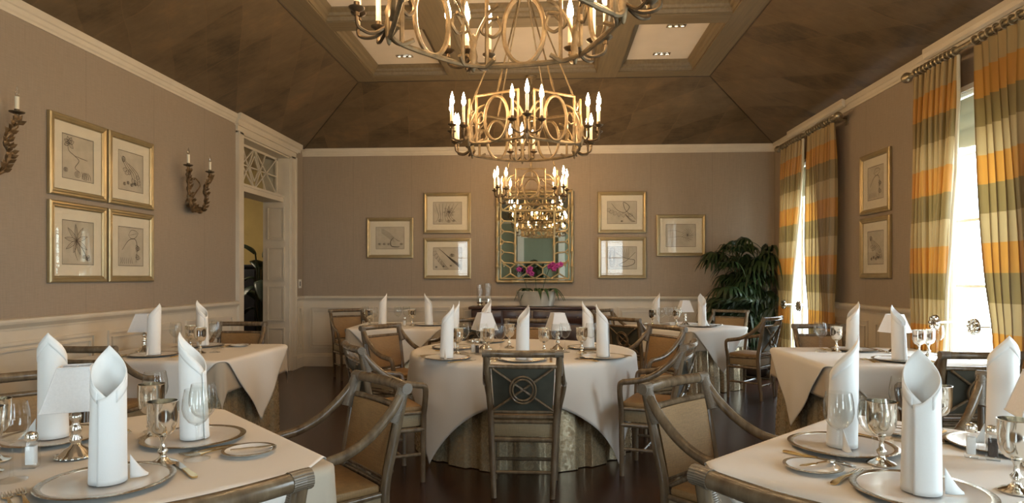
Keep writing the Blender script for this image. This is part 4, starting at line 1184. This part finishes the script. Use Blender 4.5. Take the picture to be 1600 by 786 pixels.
# round centre table
cx, cy = CEN['C']
setting('C', -.187, 4.60, (0, 1), -55, 'camera-side seat')
setting('C', -.745, 4.66, (.7, .6), -95, 'camera-doorway seat')
setting('C', -.80, 5.34, (1, 0), -80, 'doorway-side seat')
setting('C', -.58, 5.88, (.5, -.8), -60, 'sideboard-doorway seat', False)
setting('C', .405, 4.78, (-.7, .6), 95, 'camera-window seat')
setting('C', .335, 5.40, (-1, 0), 80, 'window-side seat')
put('lamp', -.525, 5.24, R_(30), 'small silver lamp with square white shade on the doorway half of the round table')
put('lamp', .075, 5.26, R_(20), 'small silver lamp with square white shade on the window half of the round table')
put('salt', -.59, 4.98, R_(10), 'crystal salt shaker in front of a lamp on the round table')
put('pepper', -.55, 4.925, R_(10), 'crystal pepper shaker next to the salt on the round table')
for n, (k, x, y, d) in enumerate((('goblet', -.70, 4.90, 'beside the camera-doorway napkin'), ('wine', -.665, 4.99, 'beside the camera-doorway napkin'), ('goblet', -.46, 4.90, 'before the doorway-half lamp'), ('wine', -.375, 4.93, 'before the doorway-half lamp'),
                    ('wine', -.52, 5.0, 'behind the salt shaker'), ('goblet', -.33, 5.38, 'between lamp and middle napkin'), ('goblet', -.035, 4.96, 'just beside the middle napkin, window half'), ('wine', .065, 4.985, 'before the window-half lamp'), ('wine', .13, 5.095, 'close under the window-half lamp shade'),
                    ('goblet', .26, 5.03, 'beside the camera-window napkin'), ('wine', .337, 5.10, 'beside the camera-window napkin'))):
    put(k, x, y, 0, '%s %s on the round table' % ('silver goblet' if k == 'goblet' else 'wine glass', d))
# wainscot table
setting('LM', -3.0, 4.71, (0, 1), -100, 'camera-side seat')
setting('LM', -2.98, 5.36, (0, -1), 85, 'doorway-side seat', True, (-2.66, 5.38, 60))
put('lamp', -3.22, 4.93, R_(5), 'small silver lamp with square white shade against the wainscot')
for k, x, y, d in (('goblet', -2.90, 5.04, 'standing behind'), ('goblet', -2.72, 4.86, 'standing in front'), ('wine', -2.99, 4.98, 'beside the camera-side napkin'), ('wine', -2.64, 4.93, 'next to the front goblet'), ('wine', -2.76, 5.18, 'by the doorway-side napkin')):
    put(k, x, y, 0, '%s %s on the wainscot table' % ('silver goblet' if k == 'goblet' else 'wine glass', d))
# table between the windows
setting('RM', 2.50, 4.72, (0, 1), 35, 'camera-side seat')
setting('RM', 2.47, 5.36, (0, -1), -85, 'far seat')
put('lamp', 2.72, 5.20, R_(25), 'small silver lamp with square white shade on the table between the windows')
for k, x, y, d in (('wine', 2.17, 5.23, 'standing alone on the open side'), ('wine', 2.20, 5.335, 'just behind another'), ('goblet', 2.30, 5.26, 'beside two wine glasses'), ('goblet', 2.85, 4.98, 'close to the bright window'), ('goblet', 2.76, 4.94, 'between lamp and bright window'), ('wine', 2.945, 5.03, 'against the bright window')):
    put(k, x, y, 0, '%s %s on the table between the windows' % ('silver goblet' if k == 'goblet' else 'wine glass', d))
# far tables
setting('LB', -2.04, 7.78, (.4, .4), -90, 'doorway-side seat', False)
setting('LB', -1.47, 7.80, (-.4, .4), 90, 'sideboard-side seat', False)
for k, x, y, d in (('goblet', -2.16, 7.62, 'at the doorway end'), ('wine', -2.08, 7.55, 'at the doorway end'), ('wine', -2.24, 7.72, 'behind the goblet at the doorway end'), ('goblet', -1.66, 7.72, 'in the middle'), ('wine', -1.84, 7.74, 'in the middle'), ('wine', -1.76, 7.85, 'a little behind the middle')):
    put(k, x, y, 0, '%s %s of the far doorway-side table' % ('silver goblet' if k == 'goblet' else 'wine glass', d))
put('salt', -1.74, 7.66, 0, 'salt shaker in the middle of the far doorway-side table')
setting('RB', 1.33, 8.05, (.7, -.2), -80, 'sideboard-side seat', False)
setting('RB', 1.84, 7.80, (-.7, .2), 10, 'palm-side seat', False, (2.05, 7.98, 40))
put('lamp', 1.69, 8.05, R_(10), 'small silver lamp with square white shade on the palm table')
for k, x, y, d in (('goblet', 1.24, 7.72, 'by the sideboard-side napkin'), ('wine', 1.35, 7.73, 'by the sideboard-side napkin'), ('goblet', 1.53, 7.78, 'beside the lamp'), ('wine', 1.57, 7.88, 'beside the lamp'), ('wine', 1.47, 7.9, 'a hand away from the lamp')):
    put(k, x, y, 0, '%s %s on the palm table' % ('silver goblet' if k == 'goblet' else 'wine glass', d))

# ------------------------------------------------------------------ sideboard, orchid, hurricanes
def sideboard():
    t = thing('sideboard', 'dark mahogany sideboard under the gilt mirror', 'sideboard', (-.23, 9.22, 0))
    m = MB(); m.box(-.90, .90, -.24, .24, .895, .93); m.build('top', MT['sideboard'], t, bevel=.006)
    m = MB(); m.box(-.86, .86, -.21, .235, .10, .893); m.build('carcass', MT['sideboard'], t, bevel=.004)
    for k in range(4):
        x0 = -.85+.425*k+.012; m = MB(); m.box(x0, x0+.401, -.228, -.211, .15, .68); d = m.build('door', MT['sideboard'], t, bevel=.004)
        MB().lathe([(0, .022), (.010, .019), (.012, .01), (.006, .004), (.006, 0)], 12, (x0+(.37 if k % 2 == 0 else .03), -.228, .45), Matrix.Rotation(PI/2, 4, 'X')).build('knob', MT['gold'], d)
        m = MB(); m.box(x0, x0+.401, -.228, -.211, .70, .875); d = m.build('drawer', MT['sideboard'], t, bevel=.004)
        MB().lathe([(0, .022), (.010, .019), (.012, .01), (.006, .004), (.006, 0)], 12, (x0+.2, -.228, .79), Matrix.Rotation(PI/2, 4, 'X')).build('knob', MT['gold'], d)
    for x in (-.83, .83):
        for y in (-.18, .2): MB().lathe([(0, .001), (.02, .001), (.03, .05), (.035, .099), (0, .099)], 12, (x, y, 0)).build('foot', MT['sideboard'], t)
sideboard()
def hurricane(x, y, h, label):
    t = thing('hurricane_lamp', label, 'candle holder', (x, y, .931), 0, 'glass hurricane candle holders')
    MB().lathe([(0, .001), (.052, .001), (.054, .008), (.035, .016), (.03, .03), (.045, .045), (.05, .055), (.02, .06), (.018, .11), (0, .112)], 24).build('silver_base', MT['silver'], t)
    m = MB(); m.lathe([(.046, .058), (.047, h), (.0445, h), (.0435, .058), (.046, .058)], 32); m.build('glass_chimney', MT['glass'], t)
hurricane(-.86, 9.10, .33, 'glass cylinder candle holder with silver base on the sideboard, closer to the mirror')
hurricane(-.99, 9.22, .31, 'glass cylinder candle holder at the very end of the sideboard')
def orchid():
    t = thing('orchid_planter', 'oval pewter planter of magenta orchids on the sideboard', 'planter', (-.17, 9.17, .931))
    m = MB()
    def lat(prof):
        n = 40; vs = []
        for r_, z in prof: vs += [(r_*1.0*math.cos(2*PI*k/n), r_*.56*math.sin(2*PI*k/n), z) for k in range(n)]
        m.add(vs, [(j*n+k, j*n+(k+1) % n, (j+1)*n+(k+1) % n, (j+1)*n+k) for j in range(len(prof)-1) for k in range(n)] + [tuple(range(n))])
    lat([(.20, .001), (.235, .01), (.26, .10), (.285, .20), (.295, .215), (.285, .222), (.27, .20), (.25, .18)])
    m.build('planter_body', MT['planter'], t, ang=50)
    m = MB(); m.add([(.262*math.cos(2*PI*k/32), .145*math.sin(2*PI*k/32), .185) for k in range(32)], [tuple(range(32))]); m.build('moss', MT['soil'], t)
    r = random.Random(4)
    for i, (bx, by, a, l) in enumerate(((-.05, -.03, -2.4, .24), (.02, -.06, -1.4, .26), (.1, -.04, -.3, .30), (.06, -.08, -1.0, .22), (-.12, -.05, -2.9, .20), (.15, -.02, .1, .26), (.18, -.06, -.9, .22), (-.02, .03, 1.2, .2), (-.1, .02, 2.4, .2))):
        m = MB(); d = Vector((math.cos(a), math.sin(a)*.6, 0)); s_ = Vector((-d.y, d.x, 0)).normalized()
        def lf(u, v):
            w = .042*math.sin(PI*min(.99, .08+.92*v)**.8)*(u*2-1)
            p = Vector((bx, by, .20))+d*(l*v)+Vector((0, 0, .10*math.sin(v*2.2)-.20*v**2.2))+s_*w
            return (p.x, p.y, p.z+abs(u*2-1)*.012)
        m.grid(lf, 6, 12).build('orchid_leaf', MT['leaf2'], t, solid=.003, ang=180)
    for i, (bx, pts, fl) in enumerate(((0, ((0, 0, .2), (-.02, -.01, .40), (-.05, -.04, .53), (-.1, -.08, .56)), ((-.09, -.08, .54), (-.07, -.09, .47), (-.11, -.07, .50))),
                     (.08, ((0, 0, .2), (.05, 0, .40), (.12, -.03, .57), (.2, -.06, .60)), ((.20, -.06, .60), (.26, -.08, .58), (.16, -.05, .57), (.31, -.08, .60), (.22, -.07, .54))),
                     (-.12, ((0, 0, .2), (-.06, 0, .38), (-.13, -.02, .50), (-.2, -.05, .53)), ((-.2, -.05, .53),)))):
        pts = [(p[0]+bx, p[1], p[2]) for p in pts]
        MB().tube(spline(pts, 6), .004, 6).build('flower_stem', MT['leaf2'], t)
        for f_ in fl:
            m = MB(); c = Vector((f_[0]+bx*.4, f_[1], f_[2]))
            for k in range(5):
                a = PI/2+k*2*PI/5; w = .026 if k in (1, 4) else .017; L = .046
                dx, dz = math.cos(a), math.sin(a)
                P = [c, c+Vector((dx*L*.5-dz*w, -.008, dz*L*.5+dx*w)), c+Vector((dx*L, -.004, dz*L)), c+Vector((dx*L*.5+dz*w, -.008, dz*L*.5-dx*w)), c+Vector((dx*L*.55, -.014, dz*L*.55))]
                m.add(P, [(0, 1, 4), (1, 2, 4), (2, 3, 4), (3, 0, 4)])
            m.lathe([(0, 0), (.010, .006), (.007, .016), (0, .022)], 8, tuple(c+Vector((0, 0, -.012))), Matrix.Rotation(PI/2, 4, 'X'))
            m.build('orchid_flower', MT['petal'], t, solid=.0015, ang=180)
orchid()

# ------------------------------------------------------------------ potted palm in the corner
def palm():
    t = thing('potted_palm', 'tall bushy potted palm in the corner by the far curtain', 'plant', (2.84, 9.1, 0))
    m = MB(); m.lathe([(0, .001), (.17, .001), (.19, .02), (.23, .25), (.25, .36), (.262, .38), (.25, .40), (.22, .385), (.21, .34), (0, .34)], 28); m.build('pot', MT['pot'], t, ang=50)
    r = random.Random(11)
    leafm = None; canes = []
    for i in range(9):
        a = r.uniform(0, 6.28); d = r.uniform(.03, .15); H = r.uniform(.95, 1.62)
        canes.append(spline([(d*math.cos(a), d*math.sin(a), .34), (d*1.4*math.cos(a), d*1.4*math.sin(a), H*.6), (d*1.9*math.cos(a), d*1.7*math.sin(a), H)], 5))
    for c in canes: MB().tube(c, .011, 7).build('cane', MT['cane'], t)
    def frond(base, a, el, L, leaflets, ll):
        m = MB(); d = Vector((math.cos(a)*math.cos(el), math.sin(a)*math.cos(el), math.sin(el)))
        tip = base+d*L; st = spline([base, base+d*L*.6+Vector((0, 0, .05)), tip], 4); m.tube(st, .004, 5)
        side = d.cross(Vector((0, 0, 1))).normalized(); up = side.cross(d).normalized()
        for k in range(leaflets):
            b = (k/(leaflets-1)-.5)*2.5; dd = (d*math.cos(b)+side*math.sin(b)).normalized()
            w = .021*r.uniform(.8, 1.2); l = ll*r.uniform(.8, 1.1)*(1-.25*abs(b)/1.25); sd = dd.cross(up).normalized()
            n = 6; vs = []
            for j in range(n+1):
                v = j/n; ww = w*(math.sin(PI*min(1, .12+v*.85))**.7)*(1 if v < .99 else .2)
                p = tip+dd*l*v+Vector((0, 0, .035*math.sin(v*2.5)-.34*l/.35*v**2.0*r.uniform(.85, 1.1)))
                p.x = min(p.x, .20); p.y = min(p.y, .36)
                if p.z < 1.02: p.y = max(p.y, -.13 if p.x < -.12 else -.3)
                vs += [p-sd*ww, p+sd*ww+up*.004]
            m.add(vs, [(2*j, 2*j+1, 2*j+3, 2*j+2) for j in range(n)])
        m.v = [(min(v[0], .20), min(v[1], .36), v[2]) for v in m.v]
        m.build('palm_frond', MT['leaf'], t, ang=180)
    for i in range(132):
        c = canes[i % len(canes)]
        if i < 84: base = c[-1].copy() if i % 2 else c[int(len(c)*.8)].copy(); el = r.uniform(-.1, 1.25)
        else: base = c[int(len(c)*r.uniform(.3, .55))].copy(); el = r.uniform(-.1, .7)
        a = r.uniform(2.2, 5.6) if r.random() < .75 else r.uniform(0, 6.28)
        frond(base, a, el, r.uniform(.16, .46), r.choice((9, 10, 11, 12)), r.uniform(.28, .42))
palm()

PALM = [o for o in COL.objects if o.name == 'potted_palm'][0]
dup(PALM, (-.35, -1.75, 0), 0, 'potted palm by the camera-side wall, seen only as a reflection in the mirror')
for n, x in enumerate((-.95, .45)):
    m = MB(); m.box(x-.11, x+.11, YF+.035, YF+.12, 0, ZC); m.box(x-.14, x+.14, YF+.036, YF+.14, 0, .22); m.box(x-.14, x+.14, YF+.036, YF+.14, ZC-.12, ZC)
    struct(m.build('trim_%d' % (11+n), MT['winwhite'], smooth=False))
# ------------------------------------------------------------------ switch, downlights, hall
t = thing('light_switch', 'small white switch plate beside the door casing', 'switch', (XL+.002, 9.40, 1.25))
MB().box(0, .007, -.055, .055, -.065, .065).build('plate', MT['plastic'], t, bevel=.003)
MB().box(.0075, .0115, -.025, .005, -.035, .035).build('rocker', MT['black'], t, bevel=.001)
for x, y, lb in ((-1.71, 7.53, 'triple recessed spot in the far coffer on the doorway side, nearer the wall'), (-1.695, 6.66, 'triple recessed spot in the far coffer on the doorway side, farther from the wall'),
             (1.33, 7.62, 'triple recessed spot in the far coffer on the window side, nearer the wall'), (1.334, 6.78, 'triple recessed spot in the far coffer on the window side, farther from the wall')):
    t = thing('ceiling_downlight', lb, 'ceiling light', (x, y, 3.984), 0, 'recessed triple downlights')
    m = MB(); m.box(-.10, .10, -.042, .042, -.006, 0); m.build('trim_plate', MT['chrome'], t, bevel=.002)
    for dx in (-.064, 0, .064):
        m = MB(); m.lathe([(.030, -.006), (.031, -.012), (.024, -.013), (.018, -.007)], 18, (dx, 0, 0)); sp = m.build('spot_ring', MT['chrome'], t)
        MB().lathe([(0, -.009), (.017, -.0085), (.017, -.0065), (0, -.0065)], 14, (dx, 0, 0)).build('spot_lamp', MT['spot'], sp)
t = thing('tall_cabinet', 'blue-black lacquered cabinet seen through the doorway', 'cabinet', (-5.70, 11.3, 0))
MB().box(-.52, .52, -.22, .22, .06, 1.52).build('carcass', MT['navy'], t, bevel=.006)
MB().box(-.55, .55, -.25, .25, 1.521, 1.57).build('cornice', MT['navy'], t, bevel=.008)
for x in (-.255, .255): MB().box(x-.245, x+.245, -.238, -.221, .10, 1.48).build('door', MT['navy'], t, bevel=.004)
MB().box(-.50, .50, -.20, .20, .001, .059).build('plinth', MT['navy'], t)
t = thing('banana_plant', 'dark broad-leaved plant seen through the doorway', 'plant', (-4.72, 10.25, 0))
MB().lathe([(0, .001), (.13, .001), (.17, .30), (.18, .33), (.16, .34), (.15, .30), (0, .29)], 20).build('pot', MT['pot'], t)
rr = random.Random(5)
for k in range(9):
    a = [2.9, 3.4, 2.2, 4.2, 1.4, 5.2, .4, 3.1, 2.6][k]; H = [1.75, 1.35, 1.5, 1.2, 1.7, 1.3, 1.5, .85, 1.0][k]; l = .50
    st = spline([(0, 0, .29), (.03*math.cos(a), .03*math.sin(a), H*.6), (.10*math.cos(a), .10*math.sin(a), H)], 5)
    MB().tube(st, .014, 6).build('stem', MT['darkleaf'], t)
    m = MB(); b = st[-1]; d = Vector((math.cos(a), math.sin(a), 0)); s_ = Vector((-d.y, d.x, 0))
    def lf(u, v):
        w = .115*math.sin(PI*min(.98, .06+v*.94))**.75*(u*2-1); p = b+d*(l*.75*v)+Vector((0, 0, .42*v-.30*v*v if k % 2 == 0 else .12*v-.45*v*v))+s_*w
        return (p.x, p.y, p.z-abs(u*2-1)*.03)
    m.grid(lf, 6, 12).build('broad_leaf', MT['darkleaf'], t, solid=.003, ang=180)
t = thing('hall_fill_lamp', 'unseen round fill lamp added to light the hall beyond the doorway', 'ceiling light', (-6.4, 9.6, 3.499))  # fill lamp added out of view to brighten the hall
MB().lathe([(0, 0), (.2, 0), (.2, -.03), (.19, -.035), (0, -.035)], 28).build('ring', MT['gold'], t)
MB().lathe([(.185, -.036), (.17, -.075), (.10, -.105), (0, -.115)], 28).build('diffuser', emit('hall_fill_glow', (1, .84, .6, 1), 110), t)

# ------------------------------------------------------------------ daylight, camera, view
W = bpy.data.worlds.new('daylight'); S.world = W; W.use_nodes = True
nt = W.node_tree; bg = nt.nodes['Background']
tc = nt.nodes.new('ShaderNodeTexCoord'); sp = nt.nodes.new('ShaderNodeSeparateXYZ'); rp = nt.nodes.new('ShaderNodeValToRGB')
nt.links.new(tc.outputs['Generated'], sp.inputs[0])
ad = nt.nodes.new('ShaderNodeMath'); ad.operation = 'MULTIPLY_ADD'; ad.inputs[1].default_value = .5; ad.inputs[2].default_value = .5
nt.links.new(sp.outputs[2], ad.inputs[0]); nt.links.new(ad.outputs[0], rp.inputs[0])
e = rp.color_ramp.elements; e[0].position = .45; e[0].color = (.60, .66, .64, 1); e[1].position = .55; e[1].color = (.72, .87, 1, 1)
nt.links.new(rp.outputs[0], bg.inputs[0]); bg.inputs[1].default_value = SKY
def portal(name, loc, rot, sx, sy):
    l = bpy.data.lights.new(name, 'AREA'); l.shape = 'RECTANGLE'; l.size = sx; l.size_y = sy; l.cycles.is_portal = True
    o = bpy.data.objects.new(name, l); COL.objects.link(o); o.location = loc; o.rotation_euler = rot
for c in WIN: portal('window_daylight', (XR+.26, c, (WZ0+WZ1)/2), (0, PI/2, 0), WZ1-WZ0, 2*WH)
for x in (-2.6, 2.0): portal('window_daylight', (x, YF-.26, 1.5), (PI/2, 0, 0), 1.2, 2.4)

th = math.atan(57/1000)
cam = bpy.data.cameras.new('camera'); cam.lens = 22.5; cam.sensor_width = 36; cam.shift_y = 39/1600; cam.clip_start = .05; cam.clip_end = 100
co = bpy.data.objects.new('camera', cam); COL.objects.link(co); co.location = (0, 0, 1.36); co.rotation_euler = (PI/2, 0, th)
S.camera = co
S.view_settings.view_transform = 'Standard'; S.view_settings.look = 'None'; S.view_settings.gamma = 1; S.view_settings.use_curve_mapping = False
S.view_settings.exposure = EXPO
S.cycles.use_denoising = True
S.cycles.max_bounces = 10; S.cycles.diffuse_bounces = 5; S.cycles.glossy_bounces = 5; S.cycles.transparent_max_bounces = 24; S.cycles.transmission_bounces = 4
S.cycles.caustics_reflective = False; S.cycles.caustics_refractive = False
S.cycles.sample_clamp_indirect = 6
